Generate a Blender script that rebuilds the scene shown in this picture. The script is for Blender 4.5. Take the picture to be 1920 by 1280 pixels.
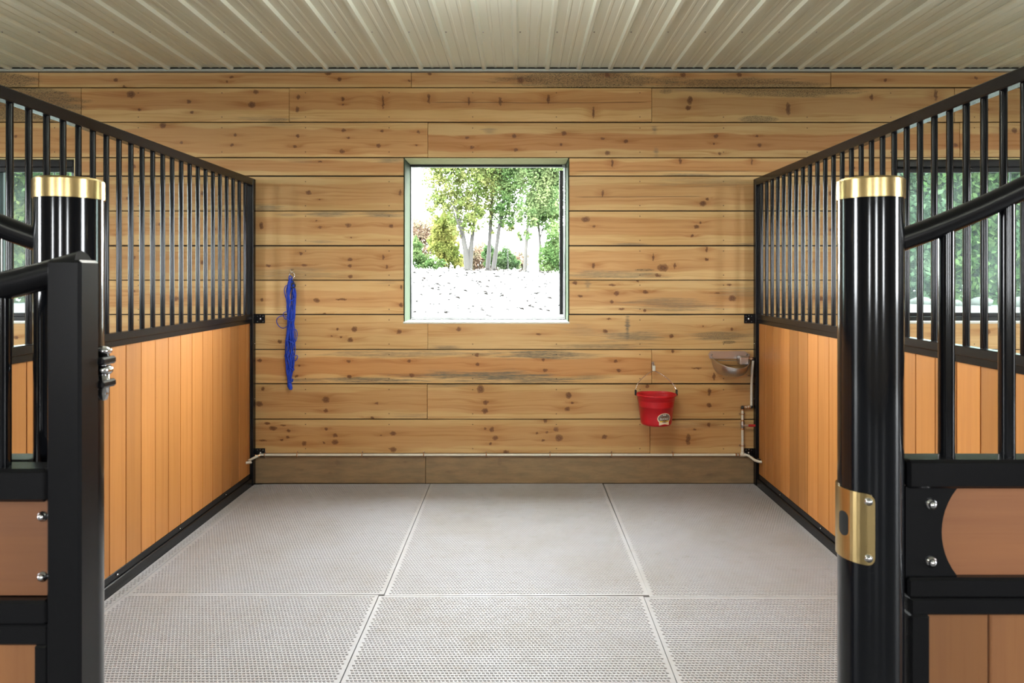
import bpy, math, random
import numpy as np
from mathutils import Vector, Matrix, noise as mnoise

# ------------------------------------------------------------------ scene, camera, light
for o in list(bpy.data.objects):
    bpy.data.objects.remove(o, do_unlink=True)
SC = bpy.context.scene
COL = SC.collection
R = random.Random(7)

F_PX = 1311.0            # focal length in pixels of the 1920 x 1280 frame
VPX, VPY = 975.0, 520.0  # vanishing point in the photograph
EYE = 1.5                # camera height
WALL_Y = 5.1             # front face of the boarded wall

cam_d = bpy.data.cameras.new('camera')
cam = bpy.data.objects.new('camera', cam_d)
COL.objects.link(cam)
cam.location = (0, 0, EYE)
cam.rotation_euler = (math.pi / 2, 0, 0)
cam_d.sensor_width = 36.0
cam_d.lens = 36.0 * F_PX / 1920.0
cam_d.shift_x = (960 - VPX) / 1920.0
cam_d.shift_y = (VPY - 640) / 1920.0
cam_d.clip_start = 0.05
cam_d.clip_end = 400
cam_d.dof.use_dof = True
cam_d.dof.focus_distance = 4.6
cam_d.dof.aperture_fstop = 10.0
SC.camera = cam

SKY_STRENGTH = 50.0
LAMP_W = 31.0        # added lamps over the stalls, to brighten them
UPLIGHT = 3.6          # added uplight relative to the lamp's downward power, brightens the ceiling
AISLE_W = 5.0       # added lamps over the aisle, out of view
world = bpy.data.worlds.new('overcast_sky')
SC.world = world
world.use_nodes = True
wn = world.node_tree.nodes
bg = wn['Background']
bg.inputs['Color'].default_value = (0.93, 0.97, 1.0, 1)
bg.inputs['Strength'].default_value = SKY_STRENGTH

vs = SC.view_settings
vs.view_transform = 'Standard'
vs.look = 'None'
vs.exposure = 0.22
vs.gamma = 1.0
vs.use_curve_mapping = False
SC.cycles.use_denoising = True
SC.cycles.max_bounces = 7
SC.cycles.diffuse_bounces = 4
SC.cycles.glossy_bounces = 4
SC.cycles.transparent_max_bounces = 16
SC.cycles.sample_clamp_indirect = 6.0
SC.cycles.caustics_reflective = False
SC.cycles.caustics_refractive = False

# light portals at the openings of the barn: they emit nothing, they only guide the sky's light
def portal(name, loc, rot, sx, sz):
    l = bpy.data.lights.new(name, 'AREA')
    l.shape = 'RECTANGLE'
    l.size, l.size_y = sx, sz
    l.cycles.is_portal = True
    o = bpy.data.objects.new(name, l)
    o.location = loc
    o.rotation_euler = rot
    COL.objects.link(o)
    return o

def wx(px): return (px - VPX) * WALL_Y / F_PX
def wz(py): return EYE + (VPY - py) * WALL_Y / F_PX

WIN = [(wx(757), wx(1067)), (wx(140 - 312), wx(140)), (wx(1678), wx(1990))]   # window openings, x range
WZ0, WZ1 = wz(606), wz(296)
CEIL = wz(134)
for a, b in WIN:
    portal('window_portal', ((a + b) / 2, 5.42, (WZ0 + WZ1) / 2), (-math.pi / 2, 0, 0), b - a, WZ1 - WZ0)
XW0, XW1 = -9.5, 9.3          # end walls of the barn
YB = -6.9                      # opposite long wall
AY0, AY1 = -2.0, -0.4           # door openings at both ends of the aisle
portal('door_portal', (XW0 - .1, (AY0 + AY1) / 2, 1.4), (0, -math.pi / 2, 0), 2.8, AY1 - AY0)
portal('door_portal', (XW1 + .1, (AY0 + AY1) / 2, 1.4), (0, math.pi / 2, 0), 2.8, AY1 - AY0)

# ------------------------------------------------------------------ helpers
class MB:
    """collects vertices and faces of one mesh (world coordinates)"""
    def __init__(s):
        s.v, s.f, s.sm = [], [], []
    def add(s, vs_, fs_, smooth=False):
        b = len(s.v)
        s.v += [tuple(v) for v in vs_]
        for f in fs_:
            s.f.append(tuple(i + b for i in f)); s.sm.append(smooth)
        return s
    def box(s, x0, x1, y0, y1, z0, z1):
        return s.add([(x0,y0,z0),(x1,y0,z0),(x1,y1,z0),(x0,y1,z0),(x0,y0,z1),(x1,y0,z1),(x1,y1,z1),(x0,y1,z1)],
                     [(0,3,2,1),(4,5,6,7),(0,1,5,4),(1,2,6,5),(2,3,7,6),(3,0,4,7)])
    def cbox(s, x0, x1, y0, y1, z0, z1, c=.003):
        """box with chamfered edges"""
        lo, hi = (x0,y0,z0), (x1,y1,z1)
        idx, vs_ = {}, []
        for sx in (0,1):
            for sy in (0,1):
                for sz in (0,1):
                    sg = (sx,sy,sz)
                    for ax in range(3):
                        p = []
                        for k in range(3):
                            e = hi[k] if sg[k] else lo[k]
                            p.append(e if k == ax else e + (-c if sg[k] else c))
                        idx[sg, ax] = len(vs_); vs_.append(tuple(p))
        fs = []
        for ax in range(3):
            o1, o2 = (ax + 1) % 3, (ax + 2) % 3
            for sg in (0, 1):
                q = []
                for a, b in ((0,0),(1,0),(1,1),(0,1)):
                    t = [0,0,0]; t[ax] = sg; t[o1] = a; t[o2] = b
                    q.append(idx[tuple(t), ax])
                fs.append(tuple(q if sg else q[::-1]))
        for ax in range(3):
            o1, o2 = (ax + 1) % 3, (ax + 2) % 3
            for a in (0,1):
                for b in (0,1):
                    t0 = [0,0,0]; t0[o1] = a; t0[o2] = b; t1 = list(t0); t1[ax] = 1
                    q = [idx[tuple(t0),o1], idx[tuple(t1),o1], idx[tuple(t1),o2], idx[tuple(t0),o2]]
                    fs.append(tuple(q if (a ^ b) else q[::-1]))
        for sx in (0,1):
            for sy in (0,1):
                for sz in (0,1):
                    t = (sx,sy,sz); q = [idx[t,0], idx[t,1], idx[t,2]]
                    fs.append(tuple(q if (sx + sy + sz) % 2 else q[::-1]))
        return s.add(vs_, fs)
    def tube(s, pts, r, n=8, caps=True, closed=False, smooth=True):
        pts = [Vector(p) for p in pts]
        m = len(pts)
        rr = r if isinstance(r, (list, tuple)) else [r] * m
        vs_, fs, prev = [], [], None
        for i, p in enumerate(pts):
            if closed:
                t = (pts[(i + 1) % m] - pts[i - 1]).normalized()
            else:
                t = (pts[min(i + 1, m - 1)] - pts[max(i - 1, 0)]).normalized()
            if prev is None:
                up = Vector((0,0,1)) if abs(t.z) < .9 else Vector((1,0,0))
                u = t.cross(up).normalized()
            else:
                u = (prev - t * prev.dot(t))
                u = u.normalized() if u.length > 1e-6 else t.orthogonal().normalized()
            prev = u
            w = t.cross(u)
            for k in range(n):
                a = 2 * math.pi * k / n
                vs_.append(p + (u * math.cos(a) + w * math.sin(a)) * rr[i])
        for i in range(m if closed else m - 1):
            j = (i + 1) % m
            for k in range(n):
                k2 = (k + 1) % n
                fs.append((i*n+k, i*n+k2, j*n+k2, j*n+k))
        s.add(vs_, fs, smooth)
        if caps and not closed:
            b = len(s.v)
            s.v += [tuple(v) for v in vs_[:n]] + [tuple(v) for v in vs_[-n:]]
            s.f.append(tuple(b + k for k in range(n))[::-1]); s.sm.append(False)
            s.f.append(tuple(b + n + k for k in range(n))); s.sm.append(False)
        return s
    def lathe(s, prof, c=(0,0,0), n=24, axis='Z', smooth=True, a0=0, a1=2*math.pi):
        """prof: (radius, height) pairs, revolved around an axis through c"""
        full = abs(a1 - a0 - 2 * math.pi) < 1e-6
        cols = n if full else n + 1
        vs_ = []
        for r_, h in prof:
            for k in range(cols):
                a = a0 + (a1 - a0) * k / n
                x, y, z = r_ * math.cos(a), r_ * math.sin(a), h
                if axis == 'Y': x, y, z = x, h, z_(r_, a)
                elif axis == 'X': x, y, z = h, r_ * math.cos(a), r_ * math.sin(a)
                vs_.append((c[0] + x, c[1] + y, c[2] + z))
        fs = []
        for i in range(len(prof) - 1):
            for k in range(n):
                k2 = (k + 1) % cols
                fs.append((i*cols+k, i*cols+k2, (i+1)*cols+k2, (i+1)*cols+k))
        return s.add(vs_, fs, smooth)
    def prism(s, poly, a0, a1, plane='xz'):
        """polygon extruded along the axis left over (xz -> y, yz -> x, xy -> z)"""
        n = len(poly)
        def P(p, a):
            if plane == 'xz': return (p[0], a, p[1])
            if plane == 'yz': return (a, p[0], p[1])
            return (p[0], p[1], a)
        vs_ = [P(p, a0) for p in poly] + [P(p, a1) for p in poly]
        fs = [tuple(range(n)), tuple(range(2*n-1, n-1, -1))]
        for i in range(n):
            j = (i + 1) % n
            fs.append((i, n + i, n + j, j))
        return s.add(vs_, fs)

def z_(r_, a): return r_ * math.sin(a)

import bmesh
def to_mesh(name, mb, origin, fix=True):
    me = bpy.data.meshes.new(name)
    o = Vector(origin)
    me.from_pydata([tuple(Vector(v) - o) for v in mb.v], [], mb.f)
    me.polygons.foreach_set('use_smooth', mb.sm)
    if fix:
        bm = bmesh.new(); bm.from_mesh(me)
        bmesh.ops.recalc_face_normals(bm, faces=bm.faces)
        bm.to_mesh(me); bm.free()
    me.update()
    return me

WL = {}     # world location of every object (nothing that parents is rotated)
def place(o, loc, parent=None):
    loc = Vector(loc)
    WL[o.name] = loc
    if parent is not None:
        o.parent = parent
        o.location = loc - WL[parent.name]
    else:
        o.location = loc

def centre(mb):
    a = np.array(mb.v)
    return Vector((a.min(0) + a.max(0)) / 2)

def obj(name, mb, mat, parent=None, origin=None, fix=True, label=None):
    org = centre(mb) if origin is None else Vector(origin)
    me = to_mesh(name, mb, org, fix)
    o = bpy.data.objects.new(name, me)
    if mat: me.materials.append(mat)
    COL.objects.link(o)
    place(o, org, parent)
    if label: o['label'] = label
    return o

def clone(name, src, loc, parent=None):
    o = src.copy()
    o.name = name
    COL.objects.link(o)
    o.parent = None
    place(o, loc, parent)
    return o

def empty(name, loc=(0,0,0)):
    o = bpy.data.objects.new(name, None)
    o.empty_display_size = .1
    COL.objects.link(o)
    place(o, loc)
    return o

def tag(o, label, cat, group=None):
    o['label'] = label; o['category'] = cat
    if group: o['group'] = group
    return o

def struct(o, label=None):
    o['kind'] = 'structure'
    if label: o['label'] = label
    return o

# ------------------------------------------------------------------ materials
class NT:
    def __init__(s, name):
        s.m = bpy.data.materials.new(name)
        s.m.use_nodes = True
        s.t = s.m.node_tree
        s.n = s.t.nodes
        s.b = s.n['Principled BSDF']
        s.out = s.n['Material Output']
    def node(s, typ, **kw):
        nd = s.n.new(typ)
        for k, v in kw.items(): setattr(nd, k, v)
        return nd
    def link(s, a, b): s.t.links.new(a, b)
    def put(s, sock, v):
        if hasattr(v, 'is_output'): s.link(v, sock)
        elif isinstance(v, (tuple, list)) and len(v) == 3 and sock.type == 'RGBA': sock.default_value = (*v, 1)
        else: sock.default_value = v
    def math(s, op, a, b=None, c=None, clamp=False):
        nd = s.node('ShaderNodeMath', operation=op, use_clamp=clamp)
        s.put(nd.inputs[0], a)
        if b is not None: s.put(nd.inputs[1], b)
        if c is not None: s.put(nd.inputs[2], c)
        return nd.outputs[0]
    def vmath(s, op, a, b=None, c=None):
        nd = s.node('ShaderNodeVectorMath', operation=op)
        s.put(nd.inputs[0], a)
        if b is not None: s.put(nd.inputs[1], b)
        if c is not None: s.put(nd.inputs[2], c)
        return nd.outputs['Value'] if op == 'LENGTH' else nd.outputs[0]
    def mrange(s, v, a, b, c=0., d=1., smooth=True):
        nd = s.node('ShaderNodeMapRange', interpolation_type='SMOOTHSTEP' if smooth else 'LINEAR')
        s.put(nd.inputs[0], v)
        for i, q in enumerate((a, b, c, d)): s.put(nd.inputs[i + 1], q)
        return nd.outputs[0]
    def mix(s, f, a, b, blend='MIX'):
        nd = s.node('ShaderNodeMix', data_type='RGBA', blend_type=blend)
        s.put(nd.inputs[0], f); s.put(nd.inputs[6], a); s.put(nd.inputs[7], b)
        return nd.outputs[2]
    def noise(s, vec, scale=5., detail=3., rough=.5, dist=0., w=None):
        nd = s.node('ShaderNodeTexNoise')
        if w is not None:
            nd.noise_dimensions = '4D'; s.put(nd.inputs['W'], w)
        s.put(nd.inputs['Vector'], vec)
        nd.inputs['Scale'].default_value = scale; nd.inputs['Detail'].default_value = detail
        nd.inputs['Roughness'].default_value = rough; nd.inputs['Distortion'].default_value = dist
        return nd.outputs['Fac']
    def coord(s): return s.node('ShaderNodeTexCoord').outputs['Object']
    def rnd(s): return s.node('ShaderNodeObjectInfo').outputs['Random']
    def bump(s, h, strength=.3, dist=.002):
        nd = s.node('ShaderNodeBump')
        nd.inputs['Strength'].default_value = strength; nd.inputs['Distance'].default_value = dist
        s.put(nd.inputs['Height'], h)
        s.link(nd.outputs[0], s.b.inputs['Normal'])
    def set(s, **kw):
        for k, v in kw.items(): s.put(s.b.inputs[k.replace('_', ' ')], v)
        return s

def metal_paint(name, col, rough=.3, spec=.5):
    m = NT(name)
    n = m.noise(m.coord(), 3, 2, .5)
    m.set(Base_Color=m.mix(n, tuple(q * .9 for q in col), tuple(q * 1.1 for q in col)), Roughness=m.mrange(n, .2, .8, rough * .95, rough * 1.05), Specular_IOR_Level=spec)
    return m.m
M_BLACK = metal_paint('black_powder_coat', (.006, .006, .007), .26, .26)
M_BLACK2 = metal_paint('black_gloss_coat', (.005, .0055, .007), .11, .36)
M_FRAMEBLACK = metal_paint('black_window_frame', (.006, .006, .006), .3, .2)

def metal(name, col, rough, scale=40):
    m = NT(name)
    n = m.noise(m.coord(), scale, 3, .6)
    m.set(Base_Color=m.mix(n, tuple(q * .82 for q in col), col), Metallic=1.0, Roughness=m.mrange(n, .25, .75, rough * .88, rough * 1.12))
    return m.m
M_BRASS = metal('polished_brass', (.62, .45, .20), .25, 2)
M_CHROME = metal('chrome', (.78, .78, .8), .16)
M_STEEL = metal('brushed_stainless_steel', (.60, .57, .56), .34, 4)
M_COPPER = metal('copper_fitting', (.62, .36, .2), .35)

def plain(name, col, rough=.5, var=.12, scale=30, bump=0.):
    m = NT(name)
    n = m.noise(m.coord(), scale, 3, .6)
    m.set(Base_Color=m.mix(n, tuple(q * (1 - var) for q in col), tuple(min(1, q * (1 + var)) for q in col)), Roughness=rough)
    if bump: m.bump(n, bump, .002)
    return m.m
M_PEX = plain('white_plastic_pipe', (.74, .7, .6), .35)
M_RED = plain('red_plastic', (.50, .006, .014), .3, .06)
M_REDH = plain('red_lever_sleeve', (.45, .02, .02), .45)
M_BLUE = plain('blue_nylon_cord', (.006, .05, .50), .5, .35, 120)
M_LABELW = plain('cream_label_paper', (.85, .74, .55), .6)
M_LABELG = plain('grey_label_print', (.18, .18, .17), .5, .6, 70)
M_LABELY = plain('yellow_label_print', (.78, .52, .04), .5)
M_LABELT = plain('white_label_lettering', (.85, .84, .8), .5)
M_LABELB = plain('brown_label_print', (.16, .07, .03), .5)
M_WHITE = plain('white_window_trim', (.72, .74, .66), .4)
M_GALV = plain('galvanised_trim', (.42, .46, .44), .4)
M_SCREW = metal('screw_steel', (.35, .35, .34), .4)
M_DARKCORE = plain('dark_wall_backing', (.03, .022, .016), .9)
M_BARN = plain('pale_barn_wall', (.42, .33, .22), .7, .2, 3)
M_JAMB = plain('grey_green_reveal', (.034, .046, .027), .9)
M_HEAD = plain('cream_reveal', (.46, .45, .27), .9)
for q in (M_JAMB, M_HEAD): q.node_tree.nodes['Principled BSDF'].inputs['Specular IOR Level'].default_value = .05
M_SAWN = plain('fresh_sawn_reveal', (.78, .66, .38), .6, .12, 25)
M_HOLE = plain('dark_slot', (.006, .006, .006), .8)
M_CONC = plain('aisle_concrete', (.12, .115, .11), .55, .15, 4, .05)
M_SUB = plain('shaded_hole_underside', (.018, .017, .016), .8)  # dark underside, coloured darker still to deepen the shade in the mat holes

# rubber mats
m = NT('grey_rubber_mat')
c = m.node('ShaderNodeNewGeometry').outputs['Position']
n1 = m.noise(c, 1.6, 4, .6); n2 = m.noise(c, 14, 4, .65); n3 = m.noise(c, 220, 2, .5)
col = m.mix(m.mrange(n1, .35, .7), (.395, .39, .41), (.36, .345, .34))
col = m.mix(m.mrange(n2, .55, .9), col, (.33, .30, .265))
m.set(Base_Color=col, Roughness=m.mrange(n2, .3, .7, .5, .65), Specular_IOR_Level=.25)
m.bump(n3, .12, .0012)
M_MAT = m.m

# orange stained planks of the partitions (grain runs along local Z, or X for the lying boards)
def plank_mat(name, col, axis='Z'):
    m = NT(name)
    c = m.coord(); rnd = m.rnd()
    sc = (34, 34, 1.1) if axis == 'Z' else (1.1, 34, 34)
    v = m.vmath('MULTIPLY', c, sc)
    seed = m.math('MULTIPLY', rnd, 91.)
    g = m.noise(v, .8, 5, .6, .4, w=seed)
    fine = m.noise(m.vmath('MULTIPLY', c, tuple(q * 6 for q in sc)), 1., 2, .5, w=seed)
    sp = (9, 9, 42) if axis == 'Z' else (42, 9, 9)
    tick = m.noise(m.vmath('MULTIPLY', c, sp), 1.3, 3, .6, w=seed)
    base = m.mix(m.mrange(rnd, 0, 1, smooth=False), tuple(q * .70 for q in col), tuple(min(1, q * 1.2) for q in col))
    base = m.mix(m.mrange(g, .40, .75, 0., .55), base, m.mix(1., base, (.74, .64, .55), 'MULTIPLY'))
    base = m.mix(m.math('MULTIPLY', m.mrange(tick, .66, .78), .35), base, m.mix(1., base, (.5, .36, .25), 'MULTIPLY'))
    base = m.mix(m.math('MULTIPLY', m.mrange(fine, .5, .8), .18), base, m.mix(1., base, (.7, .6, .5), 'MULTIPLY'))
    m.set(Base_Color=base, Roughness=m.mrange(g, .3, .7, .33, .46))
    m.bump(fine, .12, .001)
    return m.m
M_PLANK = plank_mat('orange_stained_plank', (.50, .21, .056))
M_PLANKF = plank_mat('brown_stained_plank', (.29, .125, .048))
M_PLANKH = plank_mat('brown_stained_board', (.30, .125, .054), 'X')

# ceiling sheet
m = NT('white_steel_sheet')
c = m.node('ShaderNodeNewGeometry').outputs['Position']
n = m.noise(c, 1.2, 3, .6)
m.set(Base_Color=m.mix(n, (.73, .79, .69), (.77, .83, .73)), Roughness=.24, Specular_IOR_Level=.5)
m.bump(m.noise(m.vmath('MULTIPLY', c, (14, 1.2, 1)), 1, 2, .5), .12, .006)
M_CEIL = m.m

def glass(name, tint, refl=.08, haze=0., hazecol=(.6, .7, .66)):
    m = NT(name)
    tr = m.node('ShaderNodeBsdfTransparent'); tr.inputs[0].default_value = (*tint, 1)
    gl = m.node('ShaderNodeBsdfGlossy'); gl.inputs['Roughness'].default_value = .03
    lw = m.node('ShaderNodeLayerWeight'); lw.inputs[0].default_value = .25
    mx = m.node('ShaderNodeMixShader')
    m.put(mx.inputs[0], m.math('ADD', m.math('MULTIPLY', lw.outputs['Fresnel'], .02), 0., clamp=True))
    m.link(tr.outputs[0], mx.inputs[1]); m.link(gl.outputs[0], mx.inputs[2])
    last = mx.outputs[0]
    if haze:
        tl = m.node('ShaderNodeBsdfTranslucent'); tl.inputs[0].default_value = (*hazecol, 1)
        m2 = m.node('ShaderNodeMixShader')
        nz = m.noise(m.coord(), 3, 4, .6)
        m.put(m2.inputs[0], m.mrange(nz, .2, .8, haze * .5, haze * 1.5))
        m.link(last, m2.inputs[1]); m.link(tl.outputs[0], m2.inputs[2]); last = m2.outputs[0]
    m.link(last, m.out.inputs['Surface'])
    return m.m
M_GLASS = glass('clear_glass', (.97, .985, .97))
M_GLASST = glass('hazy_tinted_glass', (.60, .67, .64), .1, .01)

# ------------------------------------------------------------------ pine board material with the knots where the photograph has them
def board_mat(name, ctr, knots=(), stains=(), bands=(), tone=1.0, grey=0., seed=0., cracks=(), speck=()):
    """knots (px, py, r[, ry]) and stains (x0, x1, y0, y1, strength) are given on the wall, in photograph pixels"""
    m = NT(name)
    P = m.coord()
    cx, cz = ctr.x, ctr.z
    K = WALL_Y / F_PX
    wob = m.node('ShaderNodeTexNoise'); wob.inputs['Scale'].default_value = 55; wob.inputs['Detail'].default_value = 2
    m.link(P, wob.inputs['Vector'])
    off = m.vmath('MULTIPLY', m.vmath('SUBTRACT', wob.outputs['Color'], (.5, .5, .5)), (.026, 0, .02))
    Q = m.vmath('ADD', P, off)
    dk = dh = None
    for k in knots:
        px, py, r = k[:3]
        ry = k[3] if len(k) > 3 else r * .85
        kx, kz = wx(px) - cx, wz(py) - cz
        rx, rz = r * K * .76, ry * K * .76
        d = m.vmath('LENGTH', m.vmath('MULTIPLY_ADD', Q, (1/rx, 0, 1/rz), (-kx/rx, 0, -kz/rz)))
        dk = d if dk is None else m.math('MINIMUM', dk, d)
        hx, hz = max(r, 2.6) * K * 5.5, max(ry, 2.6) * K * 1.15
        d = m.vmath('LENGTH', m.vmath('MULTIPLY_ADD', P, (1/hx, 0, 1/hz), (-kx/hx, 0, -kz/hz)))
        dh = d if dh is None else m.math('MINIMUM', dh, d)
    seedv = (seed * 3.71 % 17, seed * 1.3 % 5, seed * 7.77 % 13)
    low = m.noise(m.vmath('MULTIPLY_ADD', P, (1.5, 0, 7), seedv), 1., 3, .5)
    warp = m.math('MULTIPLY', m.math('SUBTRACT', low, .5), .07)
    if dh is not None:
        halo = m.math('POWER', m.math('SUBTRACT', 1., m.math('MINIMUM', m.math('MULTIPLY', dh, .5), 1.)), 2.)
        warp = m.math('ADD', warp, m.math('MULTIPLY', halo, .03))
    sep = m.node('ShaderNodeSeparateXYZ'); m.link(P, sep.inputs[0])
    g = m.math('ADD', sep.outputs[2], warp)
    cmb = m.node('ShaderNodeCombineXYZ')
    m.put(cmb.inputs[0], m.math('MULTIPLY', sep.outputs[0], .55)); m.put(cmb.inputs[2], m.math('MULTIPLY', g, 34.))
    cmb.inputs[1].default_value = seed * 2.17
    grain = m.noise(cmb.outputs[0], 1.6, 4, .6)
    cmb2 = m.node('ShaderNodeCombineXYZ')
    m.put(cmb2.inputs[0], m.math('MULTIPLY', sep.outputs[0], 4.)); m.put(cmb2.inputs[2], m.math('MULTIPLY', g, 260.))
    fine = m.noise(cmb2.outputs[0], 1., 3, .6)
    sap, heart = (.60 * tone, .405 * tone, .185 * tone), (.455 * tone, .225 * tone, .082 * tone)
    base = m.mix(m.mrange(low, .3, .7), sap, (.525 * tone, .325 * tone, .132 * tone))
    # reddish heartwood bands
    bm = None
    for y0, y1, st in bands:
        z0, z1 = wz(y1) - cz, wz(y0) - cz
        mid, hw = (z0 + z1) / 2, (z1 - z0) / 2
        wob1 = m.noise(m.vmath('MULTIPLY_ADD', P, (2.6, 0, .0), seedv), 1., 2, .45)
        dd = m.math('ABSOLUTE', m.math('ADD', m.math('SUBTRACT', sep.outputs[2], mid), m.math('MULTIPLY', m.math('SUBTRACT', wob1, .5), hw * 1.0)))
        if dh is not None: dd = m.math('SUBTRACT', dd, m.math('MULTIPLY', halo, .018))
        q = m.mrange(dd, hw + .007, hw - .007, 0., st)
        bm = q if bm is None else m.math('MAXIMUM', bm, q)
    if bm is not None: base = m.mix(bm, base, heart)
    base = m.mix(m.mrange(grain, .46, .70, 0., .66), base, m.mix(1., base, (.74, .60, .45), 'MULTIPLY'))
    base = m.mix(m.mrange(fine, .5, .8, 0., .4), base, m.mix(1., base, (.72, .6, .48), 'MULTIPLY'))
    # grey-blue sap stain
    for x0, x1, y0, y1, st in stains:
        sx, sz = (wx(x1) - wx(x0)) / 2, (wz(y0) - wz(y1)) / 2
        kx, kz = (wx(x0) + wx(x1)) / 2 - cx, (wz(y0) + wz(y1)) / 2 - cz
        d = m.vmath('LENGTH', m.vmath('MULTIPLY_ADD', P, (1/sx, 0, 1/sz), (-kx/sx, 0, -kz/sz)))
        st_n = m.noise(m.vmath('MULTIPLY_ADD', P, (3.2, 0, 70), seedv), 1., 5, .68)
        st_f = m.noise(m.vmath('MULTIPLY_ADD', P, (26, 0, 330), seedv), 1., 3, .6)
        d = m.math('ADD', m.math('MULTIPLY', d, .8), m.math('MULTIPLY', m.math('SUBTRACT', st_n, .5), 3.2))
        msk = m.math('MULTIPLY', m.mrange(d, 1.05, .15, 0., st), m.mrange(st_f, .3, .6, .5, 1.))
        base = m.mix(msk, base, (.15, .126, .088))
    for x0, x1, y0, y1, st in speck:        # mould speckle
        sx, sz = (wx(x1) - wx(x0)) / 2, (wz(y0) - wz(y1)) / 2
        kx, kz = (wx(x0) + wx(x1)) / 2 - cx, (wz(y0) + wz(y1)) / 2 - cz
        d = m.vmath('LENGTH', m.vmath('MULTIPLY_ADD', P, (1/sx, 0, 1/sz), (-kx/sx, 0, -kz/sz)))
        nz = m.noise(m.vmath('MULTIPLY_ADD', P, (120, 0, 300), seedv), 1., 3, .7)
        nl = m.noise(m.vmath('MULTIPLY_ADD', P, (5, 0, 40), seedv), 1., 3, .6)
        d = m.math('ADD', d, m.math('MULTIPLY', m.math('SUBTRACT', nl, .5), 1.2))
        msk = m.mrange(d, 1.15, .7)
        base = m.mix(m.math('MULTIPLY', msk, .45 * st), base, (.19, .145, .075))
        base = m.mix(m.math('MULTIPLY', msk, m.mrange(nz, .46, .6, 0., .85 * st)), base, (.045, .038, .024))
    if dk is not None:
        base = m.mix(m.mrange(dh, 1.4, .1, 0., .5), base, m.mix(1., base, (.62, .42, .26), 'MULTIPLY'))
        ring = m.math('SINE', m.math('MULTIPLY', dk, 11.))
        kc = m.mix(m.mrange(ring, -1, 1, 0., .6), (.085, .030, .011), (.20, .08, .03))
        base = m.mix(m.mrange(dk, 1.25, .6, 0., .86), base, kc)
        rim = m.math('MULTIPLY', m.mrange(dk, .72, .98), m.mrange(dk, 1.3, 1.04))
        base = m.mix(m.math('MULTIPLY', rim, .4), base, (.09, .035, .014))
    for x0, x1, y in cracks:
        kx0, kx1, kz = wx(x0) - cx, wx(x1) - cx, wz(y) - cz
        lz = m.math('ABSOLUTE', m.math('ADD', m.math('SUBTRACT', sep.outputs[2], kz), m.math('MULTIPLY', m.math('SUBTRACT', low, .5), .02)))
        lx = m.math('MULTIPLY', m.mrange(sep.outputs[0], kx0, kx0 + .1), m.mrange(sep.outputs[0], kx1, kx1 - .1))
        base = m.mix(m.math('MULTIPLY', m.mrange(lz, .0035, .001, 0., .8), lx), base, (.09, .04, .016))
    # nail heads at the studs
    un = m.math('ABSOLUTE', m.math('SUBTRACT', m.math('FRACT', m.math('DIVIDE', m.math('ADD', sep.outputs[0], cx + 20.17), .61)), .5))
    un = m.math('MULTIPLY', un, .61)
    vn = m.math('ABSOLUTE', m.math('SUBTRACT', m.math('ABSOLUTE', sep.outputs[2]), .088))
    nd = m.math('SQRT', m.math('ADD', m.math('MULTIPLY', un, un), m.math('MULTIPLY', vn, vn)))
    base = m.mix(m.mrange(nd, .0055, .0025, 0., .85), base, (.06, .035, .02))
    if grey:
        gn = m.noise(m.vmath('MULTIPLY_ADD', P, (5, 0, 22), seedv), 1., 5, .65)
        base = m.mix(grey, base, m.mix(m.mrange(gn, .3, .7), (.27, .185, .105), (.165, .12, .075)))
    m.set(Base_Color=base, Roughness=m.mrange(grain, .3, .7, .5, .62), Specular_IOR_Level=.35)
    m.bump(m.math('ADD', m.math('MULTIPLY', fine, .5), grain), .16, .0015)
    return m.m

# ------------------------------------------------------------------ setting: floor, walls, ceiling
mb = MB(); mb.box(XW0, XW1, YB, 5.32, -.15, -.012)
floor = struct(obj('floor', mb, M_CONC), 'concrete barn floor under the rubber mats')

# back wall: dark backing with three window openings, boards nailed on it
xs = sorted(WIN)
mb = MB()
edges = [XW0] + [q for ab in xs for q in ab] + [XW1]
BY0, BY1 = WALL_Y + .0255, WALL_Y + .26
for i in range(0, len(edges), 2):
    mb.box(edges[i], edges[i + 1], BY0, BY1, WZ0, WZ1)
mb.box(XW0, XW1, BY0, BY1, -.15, WZ0)
mb.box(XW0, XW1, BY0, BY1, WZ1, CEIL + .3)
wall = struct(obj('wall_back', mb, M_DARKCORE, origin=(0, WALL_Y, 0)), 'horizontal knotty pine board wall at the back of the stall')

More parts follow.
